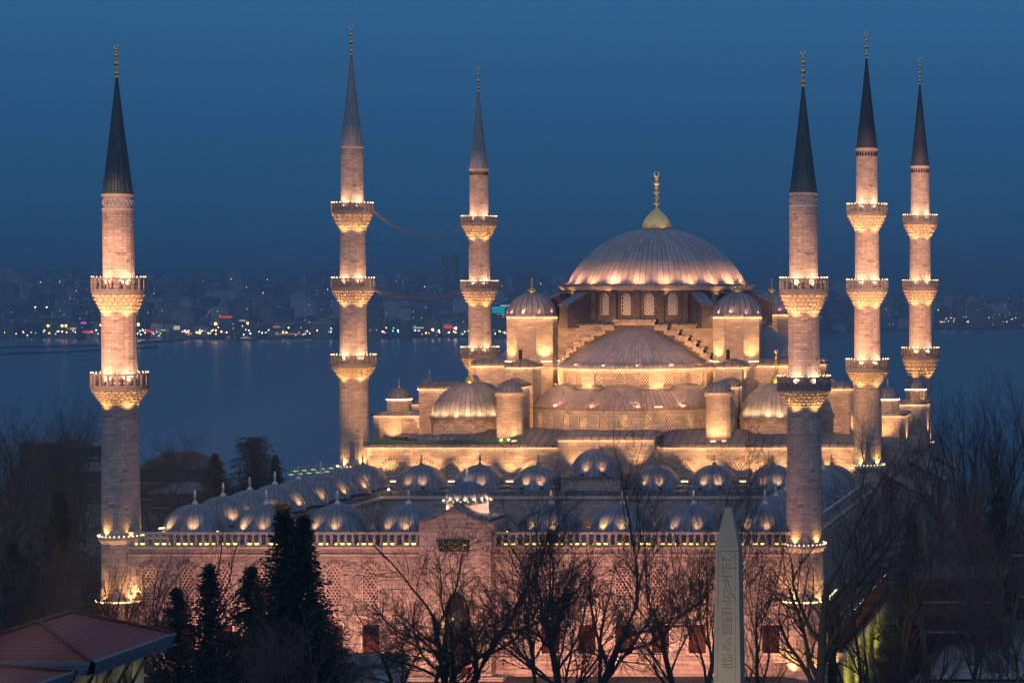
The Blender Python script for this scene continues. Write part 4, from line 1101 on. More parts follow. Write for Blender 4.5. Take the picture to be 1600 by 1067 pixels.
# lateral gallery along the right flank with strings of bulbs on its lean-to roof
gal = empty('side_porch', (XC+31.4, 242, 0)); tag(gal, 'lean-to gallery strung with bulbs along the right flank of the courtyard', 'gallery')
ya, yb, zw, ze_ = 221.8, 263, 7.1, 4.75
mb = MB(); A = [(X(31.45),ya,zw),(X(35.6),ya,ze_),(X(35.6),yb,ze_),(X(31.45),yb,zw)]
mb.poly([(x,y,z+.14) for x,y,z in A], [(0,0),(0,4),(60,4),(60,0)]); mb.poly(A)
for i in range(4): 
    p, q = A[i], A[(i+1)%4]; mb.poly([p,q,(q[0],q[1],q[2]+.14),(p[0],p[1],p[2]+.14)])
mb.build('roof', M['leadflat'], gal)
for i in range(18):
    mb = MB(); y = ya+.4+(yb-ya-.8)*i/17; mb.box(X(35.0), X(35.25), y-.12, y+.12, 1.6, ze_+.05); mb.box(X(34.95), X(35.3), y-.18, y+.18, 1.6, 1.85); mb.build('pillar', M['shutter'], gal)
mb = MB(); mb.box(X(34.75), X(35.35), ya, yb, -8, .7); mb.build('olive_lit_wall', M['olive_lit'], gal)
mb = MB(); mb.box(X(34.7), X(35.6), ya-.1, yb, .703, 1.6); mb.build('parapet', M['stone_grey'], gal)
mb = MB(); mb.box(X(32.2), X(32.4), ya+.5, yb-.5, 1.6, ze_+1); mb.build('screen_wall', M['shutter'], gal)
for i in range(18): mb = MB(); mb.ball((X(33.4), ya+.8+9.5*i/17, zw-(zw-ze_)*(1.95/4.15)+.24), .10); mb.build('bulb', M['bulb'], gal)
for i in range(26): mb = MB(); mb.ball((X(35.55), ya+.3+35*i/25, ze_-.02), .085); mb.build('bulb', M['bulb'], gal)
for i in range(5): point((X(34.2), ya+3+8*i, ze_-.6), 22, (1,.45,.2), .1, gal)
# lawn bank lit olive yellow beside the gallery
mb = MB(); P = [(X(35.4),216,-3.5),(X(41),214,-7.5),(X(41),262,-7.5),(X(35.4),262,-3.0)]
N1, N2 = 24, 8
for j in range(N1+1):
    for i in range(N2+1):
        a = Vector(P[0]).lerp(Vector(P[3]), j/N1); b = Vector(P[1]).lerp(Vector(P[2]), j/N1); v = a.lerp(b, i/N2); mb.v.append((v.x, v.y, v.z+.15*sin(i*2.1+j*1.3)))
for j in range(N1):
    for i in range(N2):
        q = (j*(N2+1)+i, j*(N2+1)+i+1, (j+1)*(N2+1)+i+1, (j+1)*(N2+1)+i); mb.face(q, None, 0, True)
M['grass'] = plain('lawn grass', (.09,.105,.025), .95, 0, 5, .6)
tag(mb.build('grass_bank', M['grass']), kind='structure')
for y in (223, 231, 239, 248): spot((X(38.4), y, -3.0), (X(35.4), y+2.5, .2), 330, (1,.80,.20), 120, .9, .3, gal)

# ------------------------------------------------------------------ obelisk
OY = 170; ob_x = at(1135.5, 900, OY).x
obel = empty('obelisk', (ob_x, OY+.9, 0)); tag(obel, 'tall grey granite obelisk with carved signs standing before the courtyard wall', 'obelisk')
xl0, xr0 = at(1117.5,855,OY).x, at(1153.5,855,OY).x
zsh, zt = zat(855,OY), zat(794.5,OY)
k = OY/F
mb = MB(); zbase = 4.0
wb = (xr0-xl0)/2; c0 = (xl0+xr0)/2; wB = wb*1.22
mb.frustum((c0-wB,c0+wB,OY+.9-wB,OY+.9+wB),(c0-wb,c0+wb,OY+.9-wb,OY+.9+wb), zbase, zsh)
mb.frustum((c0-wb+.002,c0+wb-.002,OY+.9-wb,OY+.9+wb),(c0-.24,c0+.24,OY+.66,OY+1.14), zsh+.001, zt)
g = G('grey granite'); ob = g.n('ShaderNodeTexCoord').outputs['Object']
na = g.noise(ob, 1.1, 5, .6); nb_ = g.noise(ob, 9, 4, .6)
cc = g.mix(na, (.19,.175,.15,1), (.35,.32,.265,1)); cc = g.mix(g.math('MULTIPLY', nb_, .4), cc, (.12,.115,.11,1))
M['granite'] = g.bsdf(cc, .75, 0, g.bump(nb_, .3, .03))
mb.build('shaft', M['granite'], obel)
mb = MB(); mb.box(c0-wB-.25,c0+wB+.25,OY+.9-wB-.25,OY+.9+wB+.25,1.4,zbase-.003); mb.box(c0-wB-1,c0+wB+1,OY+.9-wB-1,OY+.9+wB+1,-1,1.398); mb.build('pedestal', M['marble'], obel)
mb = MB()
def hp(x, y, off=.012):                       # position on the carved face, from the photo's strip
    px, py = 1100+x/3.71, 780+y/3.71; z = zat(py, OY); t = (z-zbase)/(zsh-zbase)
    yy = OY+.9-(wB+(wb-wB)*min(t,1)); p = at(px, py, yy)
    return (p.x, yy-off, p.z)
def st(pts, r=.028): mb.tube([hp(*p) for p in pts], r*.75, 4)
st([(85,300),(195,300)],.02); st([(105,445),(160,445)]); st([(105,350),(155,352)],.022); st([(100,320),(118,345),(98,345)],.022); st([(150,318),(158,340),(185,325)],.022)
st([(108,370),(112,420)],.022); st([(128,370),(130,425)],.022); st([(150,372),(150,420)],.022); st([(105,395),(190,398)],.02)
st([(128,455),(112,470),(125,478),(120,520),(118,560)]); st([(128,455),(140,480),(165,545),(182,575),(160,560),(130,520)]); st([(118,560),(150,572)]); st([(140,545),(140,572)],.02)
st([(110,590),(160,585),(128,612),(155,618)]); st([(108,632),(158,632),(158,660),(110,655)]); st([(108,640),(108,690)]); st([(120,690),(160,690)]); st([(132,660),(132,690)],.02)
st([(105,700),(165,700)]); 
for i in range(6): st([(105+11*i,712),(105+11*i,772)],.026)
st([(105,778),(165,778)]); st([(125,815),(160,800),(135,830),(160,838)]); st([(120,840),(112,850)],.05)
for cx_, cy_2, r_ in ((140,865,11),(115,862,9),(150,925,13),(116,930,10)):
    st([(cx_+r_*cos(t), cy_2+r_*sin(t)) for t in [2*pi*i/10 for i in range(11)]], .024)
st([(112,890),(112,915)]); st([(130,890),(160,905)]); st([(108,955),(165,955)]); st([(112,965),(150,975),(165,968)])
st([(84,300),(78,1060)],.014); st([(180,300),(184,1060)],.014)
M['carve'] = plain('carved shadow lines', (.105,.10,.09), .9)  # raised strokes; the shadow of the carving is put into their colour
mb.build('carved_signs', M['carve'], obel)
spot((c0-4, OY-14, 3), (c0, OY, 13), 1100, (1,.78,.50), 70, .8, .4, obel)

# ------------------------------------------------------------------ red roofed pavilion in the left foreground
M['redtile'] = None
g = G('red roof sheets'); uv = g.n('ShaderNodeTexCoord').outputs['UV']; sp = g.n('ShaderNodeSeparateXYZ', {0: uv})
fr_ = g.math('FRACT', g.math('MULTIPLY', sp.outputs[1], 1/.36)); ln_ = g.math('LESS_THAN', fr_, .26)
fx = g.math('FRACT', g.math('MULTIPLY', sp.outputs[0], 1/.22)); wv = g.math('ABSOLUTE', g.math('SUBTRACT', fx, .5))
nz = g.noise(uv, 1.7, 5, .65)
cc = g.mix(nz, (.13,.028,.021,1), (.21,.050,.036,1)); cc = g.mix(g.math('MULTIPLY', ln_, .7), cc, (.05,.017,.016,1))
M['redtile'] = g.bsdf(cc, .6, 0, g.bump(g.math('ADD', g.math('MULTIPLY', fr_, .8), wv), .6, .05))
M['bluemetal'] = plain('blue grey gutter', (.09,.14,.19), .45, .3, 3, .15)
M['cream'] = plain('cream plaster', (.46,.40,.24), .85, 0, 2, .2)
M['timber'] = plain('dark green timber', (.03,.045,.025), .7)
def hip_roof(name, label, x1, w_, y0, y1, ze, rise, wall_h, inset, ridge_x, arches=True):
    x0 = x1-w_; root = empty(name, ((x0+x1)/2, (y0+y1)/2, ze-wall_h)); tag(root, label, 'pavilion')
    A = Vector((ridge_x, y0+3.5, ze+rise)); B = Vector((ridge_x, y1-3.4, ze+rise))
    c = [Vector((x0,y0,ze)), Vector((x1,y0,ze)), Vector((x1,y1,ze)), Vector((x0,y1,ze))]
    mb = MB()
    def slope(pts, horiz):
        e = (Vector(pts[1])-Vector(pts[0])).normalized(); n = Vector((0,0,0))
        uvs = []
        for p in pts:
            d = Vector(p)-Vector(pts[0]); u = d.dot(e); v = (d-e*u).length; uvs.append((u, v))
        mb.poly(pts, uvs)
    slope([c[0],c[1],A], 0); slope([c[1],c[2],B,A], 0); slope([c[2],c[3],B], 0); slope([c[3],c[0],A,B], 0)
    rf = mb.build('roof', M['redtile'], root)
    mb = MB()
    for a, b in ((c[0],A),(c[1],A),(c[2],B),(c[3],B),(A,B)):
        n = 18; mb.tube([a.lerp(b,i/n)+Vector((0,0,.05+.03*(i%2))) for i in range(n+1)], .11, 6)
    mb.build('ridge_tiles', M['redtile'], rf)
    mb = MB(); e = .35
    for (r0, r1, z0, z1) in ((.0,.22,-.16,.04),(-.1,.14,-.42,-.17),(-.25,.05,-.62,-.43)):
        for q in range(4):
            p, q2 = c[q], c[(q+1)%4]; d = (q2-p).normalized(); n = Vector((d.y,-d.x,0))
            P = [p-d*r1+n*r0, q2+d*r1+n*r0, q2+d*r1+n*r1, p-d*r1+n*r1]
            L = [Vector((v.x,v.y,ze+z0)) for v in P]; U = [Vector((v.x,v.y,ze+z1)) for v in P]
            b = mb.add(L+U)
            for f in ((0,3,2,1),(4,5,6,7),(0,1,5,4),(1,2,6,5),(2,3,7,6),(3,0,4,7)): mb.face([b+i for i in f])
    mb.build('gutter', M['bluemetal'], root)
    mb = MB(); mb.box(x0-.2, x1+.2, y0-.2, y1+.2, ze-.70, ze-.64); mb.build('soffit', M['bluemetal'], root)
    wx = x1-inset; mb = MB()
    mp = plane_map((wx, y0+1.0, 0), (0,1,0), (1,0,0)); L = y1-y0-2.0
    ops = [(1.6+2.5*i, 1.3, ze-wall_h+.9, ze-2.5, ze-1.25) for i in range(int((L-1)/2.5))] if arches else []
    wall_strip(mb, mp, 0, L, ze-wall_h, ze-.70, ops, .3)
    mp2 = plane_map((x0+inset, y0+1.0, 0), (1,0,0), (0,-1,0)); wall_strip(mb, mp2, 0, w_-2*inset, ze-wall_h, ze-.70, [], .3)
    mb.poly([(x0+inset,y0+1,ze-wall_h),(x0+inset,y1-1,ze-wall_h),(x0+inset,y1-1,ze-.7),(x0+inset,y0+1,ze-.7)]); mb.poly([(x0+inset,y1-1,ze-wall_h),(wx,y1-1,ze-wall_h),(wx,y1-1,ze-.7),(x0+inset,y1-1,ze-.7)])
    wl = mb.build('wall', M['cream'], root)
    for o in ops: window(mp, o, root, M['dark'], M['greymarble'], .25, fw=.10)
    for i in range(int(L/2.4)+1):
        mb = MB(); y = y0+1.0+2.4*i; mb.tube([(wx+.02,y,ze-2.6),(x1-.3,y,ze-.72)], .10, 5); mb.build('eave_bracket', M['timber'], root)
    point((x1-.2, y0+3, ze-2.2), 18, (1,.80,.42), .1, root); point((x1-.2, y1-3, ze-2.2), 18, (1,.80,.42), .1, root)
    return root
pa = at(143, 1035, 130)
hip_roof('pavilion', 'pavilion with a red hipped roof and blue grey gutter at the lower left', pa.x, 10.2, 130, 141, pa.z, 1.75, 6, 1.35, at(60,974,133.4).x)
pb = at(76, 1062, 118)
hip_roof('kiosk', 'lower red roofed kiosk whose corner shows below the larger red roof', pb.x, 8.0, 113, 120.5, pb.z, 1.0, 4, 1.6, pb.x-4, False)
# stone fountain house in front of the wall
KY = 206; kx0, kx1 = at(510,1035,KY).x, at(624,1035,KY).x; kz = zat(1040,KY)
kio = empty('fountain_house', ((kx0+kx1)/2, KY+1.6, 0)); tag(kio, 'small pale fountain house with a flat roof and round arch below the courtyard wall', 'fountain')
mb = MB(); kmid = (kx0+kx1)/2
km = plane_map((kmid, KY, 0), (1,0,0), (0,-1,0)); hw = (kx1-kx0)/2-.25
wall_strip(mb, km, -hw, hw, -1, kz, [(0, 2.6, -.9, 1.4, 2.7)], .5)
for s in (-1,1): mb.poly([(kmid+s*hw,KY,-1),(kmid+s*hw,KY+3,-1),(kmid+s*hw,KY+3,kz),(kmid+s*hw,KY,kz)])
mb.build('wall', M['greymarble'], kio)
mb = MB(); mb.frustum((kx0,kx1,KY-.3,KY+3.3),(kx0,kx1,KY-.3,KY+3.3),kz+.003,kz+.2); mb.frustum((kx0+.02,kx1-.02,KY-.28,KY+3.2),(kx0+.4,kx1-.4,KY+1,KY+2.6),kz+.203,kz+.75); mb.build('roof', M['leadflat'], kio)
mb = MB(); O = outline((0,2.6,-.9,1.4,2.7)); mb.poly([km(p[0],p[1],.5) for p in O], O); mb.tube([km(p[0],p[1],-.03) for p in arch_pts(0,2.75,1.4,2.8)], .08, 5); mb.build('arch_panel', M['stone_grey'], kio)
# sagging cables strung between the two left minarets
def cable(label, p, q, sag, Yp=282, Yq=339.4):
    a, b = at(*p, Yp), at(*q, Yq); mb = MB()
    mid = at((p[0]+q[0])/2, sag, (Yp+Yq)/2); 
    dz = (a.z+b.z)/2-mid.z
    mb.tube([a.lerp(b,t)-Vector((0,0,4*dz*t*(1-t))) for t in [i/24 for i in range(25)]], .045, 4)
    tag(mb.build('cable', M['cablemat']), label, 'cable', 'cables between the left minarets')
M['cablemat'] = plain('copper coloured cable', (.30,.17,.15), .6)
cable('upper cable of the top pair sagging between the two left minarets', (583,328), (722,353), 368)
cable('lower cable of the top pair sagging between the two left minarets', (583,331), (722,355), 371)
cable('upper cable of the bottom pair sagging between the two left minarets', (584,451), (722,453), 464)
cable('lower cable of the bottom pair sagging between the two left minarets', (584,454), (722,456), 467)
# ------------------------------------------------------------------ trees
def rand_perp(d, rng):
    v = Vector((rng.uniform(-1,1), rng.uniform(-1,1), rng.uniform(-1,1))); v -= d*v.dot(d)
    return v.normalized() if v.length > 1e-4 else Vector((1,0,0))
def fast_tube(mb, pts, rads, n):
    b = len(mb.v); N = len(pts)
    for i in range(N):
        d = pts[min(i+1,N-1)]-pts[max(i-1,0)]; d.normalize()
        r_ = Vector((0,0,1)) if abs(d.z) < .9 else Vector((1,0,0))
        e1 = d.cross(r_); e1.normalize(); e2 = d.cross(e1)
        for k in range(n):
            a = 2*pi*k/n; q = pts[i]+(e1*cos(a)+e2*sin(a))*rads[i]; mb.v.append((q.x,q.y,q.z))
    for i in range(N-1):
        for k in range(n):
            k2 = (k+1)%n; mb.f.append((b+i*n+k,b+i*n+k2,b+(i+1)*n+k2,b+(i+1)*n+k)); mb.uv.append(((0,0),)*4); mb.mi.append(0); mb.sm.append(True)
def grow(tr, cr, p, d, L, r, lev, maxlev, rng, up, wander, kids, spread, rmin, lratio):
    n = max(3, min(8, int(L/.55)+1)) if lev < maxlev else 3
    pts = [p.copy()]; dirs = []; q = p.copy(); dd = d.copy()
    for i in range(n):
        dd = dd + rand_perp(dd, rng)*wander*(1 if lev else .5) + Vector((0,0,up[min(lev,len(up)-1)])); dd.normalize()
        q = q+dd*(L/n); pts.append(q.copy()); dirs.append(dd.copy())
    r1 = max(r*(.45 if lev else .5), rmin)
    rads = [max(rmin, r+(r1-r)*i/n) for i in range(n+1)]
    fast_tube(tr if lev == 0 else cr, pts, rads, 8 if lev == 0 else (6 if lev == 1 else (4 if lev == 2 else 3)))
    if lev >= maxlev: return
    K = kids[min(lev, len(kids)-1)]
    for j in range(K):
        t = (.38 if lev == 0 else .22) + (.62 if lev == 0 else .78)*(j+rng.random()*.8)/K
        t = min(t, 1.0); i = min(int(t*n), n-1); f = t*n-i
        bp = pts[i].lerp(pts[i+1], f); bd = dirs[i]
        ang = radians(spread[min(lev,len(spread)-1)])*rng.uniform(.6,1.25)
        if j == K-1: ang *= .45; bp = pts[-1]
        nd = (bd*cos(ang)+rand_perp(bd, rng)*sin(ang)).normalized()
        grow(tr, cr, bp, nd, L*lratio[min(lev,len(lratio)-1)]*rng.uniform(.7,1.15)*((.72+.40*t) if lev == 0 else (1.1-.35*t)), max(rmin, rads[i]*(.46 if lev else .55)), lev+1, maxlev, rng, up, wander, kids, spread, rmin, lratio)
def bare_tree(label, x, y, H, stems, seed, r0=.30, maxlev=4, kids=(8,9,8,6), spread=(36,42,42,40), up=(.02,.09,.06,.04), wander=.16, rmin=.009, lratio=(.68,.60,.54,.5), mat='bark', group=None, lean=None, fork=.0, base=None, cat='tree', name='bare_tree'):
    rng = random.Random(seed); z = ground_z(x, y) if base is None else base
    root = empty(name, (x, y, z)); tag(root, label, cat, group)
    tr, cr = MB(), MB()
    for s in range(stems):
        a = 2*pi*s/max(stems,1)+rng.random(); off = Vector((cos(a), sin(a), 0))*(.35 if stems > 1 else 0)
        tilt = rng.uniform(.10,.20) if stems > 1 else .02
        d = Vector((cos(a)*tilt, sin(a)*tilt*.6, 1))
        if lean: d = Vector(lean[s])
        grow(tr, cr, Vector((x,y,z-.3))+off, d.normalized(), H*(.60 if lean is None else .62)*(1-.08*s), r0*(1-.12*s), 0, maxlev, rng, up, wander, kids, spread, rmin, lratio)
    # bring it to the wanted height
    zs_ = sorted(v[2] for v in cr.v[::7]); top = zs_[int(len(zs_)*.985)]; k = H/(top-z)
    for m_ in (tr, cr): m_.v = [(x+(a-x)*k, y+(b-y)*k, z+(c-z)*k) for a,b,c in m_.v]
    tr.build('trunk', M[mat], root); cr.build('crown', M[mat], root)
    return root
def pxtree(label, px, top, Y, stems, seed, **k):
    p = at(px, top, Y); z = ground_z(p.x, Y)
    return bare_tree(label, p.x, Y, p.z-z, stems, seed, **k)
FG = 'bare trees in front of the courtyard wall'
pxtree('large forked bare tree right of the obelisk, before the nearest right minaret', 1270, 672, 176, 1, 12, r0=.52, maxlev=4, kids=(9,9,9,6), spread=(50,46,44,42), up=(.01,.09,.07,.05), group=FG)
pxtree('wide bare tree of several dark stems, second to the left of the obelisk', 893, 726, 180, 3, 21, r0=.40, maxlev=4, kids=(8,9,8,6), spread=(48,46,44,42), up=(.01,.08,.06,.05), group=FG)
pxtree('low bushy bare tree in front of the portal with a bent thick trunk', 706, 804, 190, 3, 33, r0=.36, maxlev=4, kids=(8,9,8,6), spread=(56,50,46,42), up=(.01,.05,.05,.04), group=FG)
pxtree('bare tree of curved stems beside the left side of the portal', 640, 865, 186, 2, 35, r0=.26, maxlev=4, kids=(6,6,6,5), spread=(44,42,40,38), up=(.01,.07,.06,.05), group=FG)
pxtree('narrow pair of straight dark stems just left of the obelisk', 1078, 708, 182, 2, 41, r0=.30, maxlev=4, kids=(8,9,8,6), spread=(26,34,36,36), up=(.02,.13,.09,.06), group=FG)
pxtree('thin open bare tree left of the big dark conifer', 302, 782, 204, 1, 55, r0=.28, maxlev=4, kids=(7,5,5,4), spread=(42,40,38,36), up=(.01,.08,.05,.04), group=FG)
pxtree('small bare tree lit orange from behind at the foot of the nearest left minaret', 205, 866, 211, 3, 61, r0=.20, maxlev=3, kids=(9,9,8), spread=(38,40,40), up=(.02,.07,.05), group=FG)
pxtree('small spreading bare tree right of the foot of the nearest left minaret', 255, 880, 209, 2, 62, r0=.18, maxlev=3, kids=(8,9,8), spread=(42,40,40), up=(.02,.07,.05), group=FG)
pxtree('slender bare tree in front of the wall between the obelisk and the forked tree', 1180, 800, 196, 1, 71, r0=.18, maxlev=3, kids=(10,9,8), spread=(36,40,38), up=(.02,.10,.06), group=FG)
pxtree('crooked low bare tree in front of the olive lit bank', 1350, 905, 190, 2, 77, r0=.22, maxlev=4, kids=(5,5,5,4), spread=(50,46,44,40), up=(.0,.04,.04,.03), group=FG)
pxtree('bare tree with light branches in front of the long right gallery', 1345, 770, 200, 1, 79, r0=.24, maxlev=4, kids=(6,6,5,4), spread=(38,40,40,36), up=(.02,.10,.07,.04), group=FG)
pxtree('bare tree rising between the two stems of wall windows right of the portal', 835, 870, 198, 1, 83, r0=.2, maxlev=3, kids=(10,9,8), spread=(40,40,38), up=(.02,.08,.06), group=FG)
pxtree('low bare tree with fine twigs at the foot of the obelisk', 1165, 930, 186, 3, 88, r0=.14, maxlev=3, kids=(6,6,5), spread=(48,44,40), up=(.0,.05,.04), group=FG)
RG = 'bare trees on the right of the mosque'
pxtree('tall fan shaped bare tree against the water at the right edge', 1540, 592, 262, 2, 91, r0=.40, maxlev=4, kids=(7,6,6,4), spread=(26,30,32,32), up=(.02,.13,.10,.06), rmin=.013, group=RG)
pxtree('tall slender bare tree beside the far right minaret', 1487, 610, 270, 2, 92, r0=.34, maxlev=4, kids=(7,6,6,4), spread=(24,30,32,32), up=(.02,.13,.10,.06), rmin=.013, group=RG)
pxtree('tall bare tree cut by the right edge of the view', 1596, 615, 255, 2, 93, r0=.34, maxlev=4, kids=(7,6,6,4), spread=(28,32,32,32), up=(.02,.12,.10,.06), rmin=.013, group=RG)
def spec(px, top, Y, stems, seed, label, **k): pxtree(label, px, top, Y, stems, seed, group=RG, **k)
KW = dict(maxlev=4, kids=(7,7,6,4), spread=(42,42,40,38), up=(.01,.07,.05,.04), mat='bark_brown', rmin=.012)
spec(1448, 727, 206, 1, 101, 'straight trunked dark tree in the middle of the dark grove on the right', r0=.34, **KW)
spec(1400, 763, 232, 1, 102, 'brownish bare tree behind the end of the side gallery', r0=.28, **KW)
spec(1520, 737, 224, 2, 103, 'broad brownish bare tree behind the leaning trunk', r0=.30, **KW)
spec(1570, 725, 235, 2, 104, 'wide bare tree filling the dark right edge', r0=.30, **KW)
spec(1440, 900, 185, 2, 105, 'low dark bare tree in the bottom right beside the straight trunk', r0=.22, **KW)
spec(1585, 860, 188, 2, 106, 'dark bare tree in the bottom right corner', r0=.24, **KW)
spec(1480, 705, 246, 2, 107, 'brownish bare tree below the far right minaret', r0=.26, **KW)
spec(1505, 880, 196, 1, 108, 'leaning bare trunk in the bottom right grove', r0=.30, lean=[(.25,0,1)], **KW)
spec(1390, 930, 184, 2, 109, 'small twisted bare tree right of the olive lit bank', r0=.18, maxlev=4, kids=(5,5,5,4), spread=(50,46,42,40), up=(0,.04,.04,.03))
LG = 'bare trees on the left of the courtyard'
def lspec(px, top, Y, stems, seed, label, **k): pxtree(label, px, top, Y, stems, seed, group=LG, **k)
lspec(30, 637, 300, 2, 121, 'brownish bare tree highest at the left edge', r0=.34, **KW)
lspec(75, 650, 312, 2, 122, 'brownish bare tree second from the left edge against the water', r0=.30, **KW)
lspec(125, 637, 330, 2, 123, 'bare tree just left of the nearest left minaret against the water', r0=.28, **KW)
lspec(5, 654, 285, 3, 141, 'dense brownish bare tree at the far left edge just below the waterline', r0=.28, **KW)
lspec(100, 672, 290, 3, 142, 'dense brownish bare tree left of the nearest left minaret in front of the pale roofs', r0=.28, **KW)
lspec(55, 682, 280, 3, 143, 'dense brown bare tree hiding the flat pale roofed building', r0=.28, **KW)
lspec(290, 747, 290, 3, 144, 'dim bare tree behind the second left gallery dome', r0=.2, **KW)
lspec(-10, 727, 250, 2, 124, 'broad brown bare tree low at the left edge', r0=.32, **KW)
lspec(55, 752, 240, 2, 125, 'brown bare tree in the middle of the left grove', r0=.30, **KW)
lspec(130, 782, 232, 2, 126, 'grey bare tree in front of the shaft of the nearest left minaret', r0=.26, **KW)
lspec(30, 870, 214, 3, 127, 'low grey bare tree above the left end of the red roof', r0=.22, **KW)
lspec(90, 872, 212, 3, 128, 'low twiggy bare tree above the ridge of the red roof', r0=.22, **KW)
lspec(140, 885, 210, 3, 129, 'low twiggy bare tree at the base of the nearest left minaret', r0=.20, **KW)
lspec(245, 722, 300, 2, 130, 'bare tree behind the left gallery domes near the nearest left minaret', r0=.26, **KW)
lspec(265, 684, 420, 2, 131, 'rounded bare tree against the water right of the nearest left minaret', r0=.30, maxlev=4, kids=(8,9,8,6), spread=(48,44,42,40), up=(.01,.03,.03,.03), mat='bark_grey')
lspec(375, 960, 178, 3, 132, 'low bare thicket tree in front of the small conifer', r0=.16, **KW)
lspec(455, 960, 160, 3, 133, 'low bare tree in front of the foot of the big dark conifer', r0=.16, **KW)
lspec(235, 975, 196, 3, 134, 'low bare tree right behind the red roof corner', r0=.16, **KW)

def conifer(label, px, top, Y, wpx, seed, mat='needle', tips=1, droop=-.15, dens=1.0, flat=False, group='conifers round the mosque', name='conifer'):
    rng = random.Random(seed); p = at(px, top, Y); z = ground_z(p.x, Y); H = p.z-z; W = wpx*Y/F/2*1.75
    root = empty(name, (p.x, Y, z)); tag(root, label, 'conifer', group)
    tr = MB(); tr.tube([(p.x,Y,z-.3),(p.x,Y,z+H*.6),(p.x,Y,z+H*.96)], [.35*H/20+.05,.2,.03], 7); tr.build('trunk', M['bark'], root)
    mb = MB(); nb = int(520*dens*H/16)
    for s in range(tips):
        ox = (s-(tips-1)/2)*W*.24; Ht = H*(1-.045*s); 
        for i in range(nb):
            t = (i+rng.random())/nb; h = .06+.94*t
            L = W*(1-h)**.95*rng.uniform(.6,1.12)+.12
            if flat: L = W*(.25+.75*(1-h))*rng.uniform(.5,1.2)*(1 if rng.random() < .7 else .6)+.1
            a = rng.uniform(0, 2*pi); d = Vector((cos(a), sin(a), 0))
            b = Vector((p.x+ox*h*h, Y, z+Ht*h)); m = max(3, int(L/.34))
            for j in range(m):
                f = (j+.6)/m; q = b+d*L*f+Vector((0,0,L*(droop*f*f+(.25*f if not flat else .1*f))))
                for c_ in range(5):
                    o = Vector((rng.gauss(0,.17), rng.gauss(0,.17), rng.gauss(0,.12))); e1 = (d*.7+Vector((rng.gauss(0,.5), rng.gauss(0,.5), rng.gauss(0,.35)))).normalized(); e2 = rand_perp(e1, rng)
                    l = rng.uniform(.14,.34); w_ = rng.uniform(.04,.09); c0_ = q+o
                    k0 = len(mb.v); mb.v.extend([tuple(c0_-e2*w_), tuple(c0_+e1*l), tuple(c0_+e2*w_), tuple(c0_-e1*l*.4)])
                    mb.f.append((k0,k0+1,k0+2,k0+3)); mb.uv.append(((0,0),)*4); mb.mi.append(0); mb.sm.append(False)
    mb.build('crown', M[mat], root)
    return root
conifer('big dark conifer with two tips in front of the courtyard wall', 458, 790, 166, 158, 201, tips=2, dens=1.7)
conifer('slim dark conifer left of the big conifer', 327, 885, 172, 120, 202, dens=1.0)
conifer('low dark conifer between the red roof and the slim conifer', 277, 922, 174, 120, 203, dens=.9)
conifer('dark conifer in the left grove below the water', 92, 772, 236, 118, 204, dens=1.2)
conifer('spreading cedar behind the gallery domes against the water', 397, 684, 360, 96, 205, flat=True, dens=1.0, mat='needle2')
conifer('rounded dark evergreen left of the cedar', 336, 711, 350, 66, 206, dens=1.4)
conifer('small dark evergreen just right of the cedar', 430, 712, 366, 40, 207, dens=.9, mat='needle2')
conifer('dark evergreen shrub in front of the left end of the wall', 392, 888, 170, 175, 208, dens=1.0)
conifer('dark evergreen at the left bottom behind the red roof', 20, 850, 226, 120, 209, dens=1.0)
conifer('dark evergreen in the right grove beside the straight trunk', 1560, 770, 250, 110, 210, dens=1.0)
conifer('low dark evergreen behind the end of the right gallery', 1425, 800, 246, 90, 211, dens=1.0)

# ------------------------------------------------------------------ houses behind the trees on the left, lit railing
M['housewall'] = plain('dim house plaster', (.06,.057,.055), .85, 0, 1, .2); M['roofred'] = plain('dull red roof', (.075,.032,.027), .8, 0, 1, .3); M['roofpale'] = plain('pale metal roof', (.085,.09,.10), .6, 0, 1, .2)
M['pane'] = plain('dark pane', (.03,.035,.045), .2)
def house(label, px0, px1, pe, Y, hgt, depth, rise, mat, nwin):
    a, b = at(px0, pe, Y), at(px1, pe, Y); root = empty('house', ((a.x+b.x)/2, Y, a.z-hgt)); tag(root, label, 'house')
    mb = MB(); mb.box(a.x, b.x, Y, Y+depth, a.z-hgt, a.z); mb.build('wall', M['housewall'], root)
    mb = MB(); mb.frustum((a.x-.6,b.x+.6,Y-.6,Y+depth+.6),(a.x-.6,b.x+.6,Y-.6,Y+depth+.6),a.z+.003,a.z+.25); mb.frustum((a.x-.5,b.x+.5,Y-.5,Y+depth+.5),(a.x+2.5,b.x-2.5,Y+depth*.45,Y+depth*.55),a.z+.253,a.z+rise); mb.build('roof', M[mat], root)
    for r in range(2):
        for i in range(nwin):
            x = a.x+(b.x-a.x)*(i+.5)/nwin; z = a.z-1.4-3.0*r
            mb = MB(); mb.box(x-.55, x+.55, Y-.06, Y-.003, z-.8, z+.6); mb.box(x-.7, x+.7, Y-.16, Y-.004, z-.95, z-.803, 1); mb.build('window', [M['pane'], M['trim']], root)
house('long house with a dull red roof among the trees right of the nearest left minaret', 215, 300, 735, 430, 9, 14, 3.0, 'roofred', 7)
house('pale roofed house below the red roofed one, behind the gallery domes', 235, 305, 772, 395, 6, 10, 1.6, 'roofpale', 5)
house('flat pale roofed building at the left against the water', 30, 75, 694, 520, 8, 14, 1.2, 'roofpale', 5)
house('low building with a pale roof edge left of the nearest left minaret', 95, 152, 698, 500, 9, 14, .9, 'roofpale', 7)
house('grey roofed house lower in the trees left of the nearest left minaret', 85, 150, 738, 440, 8, 12, 1.5, 'roofpale', 6)
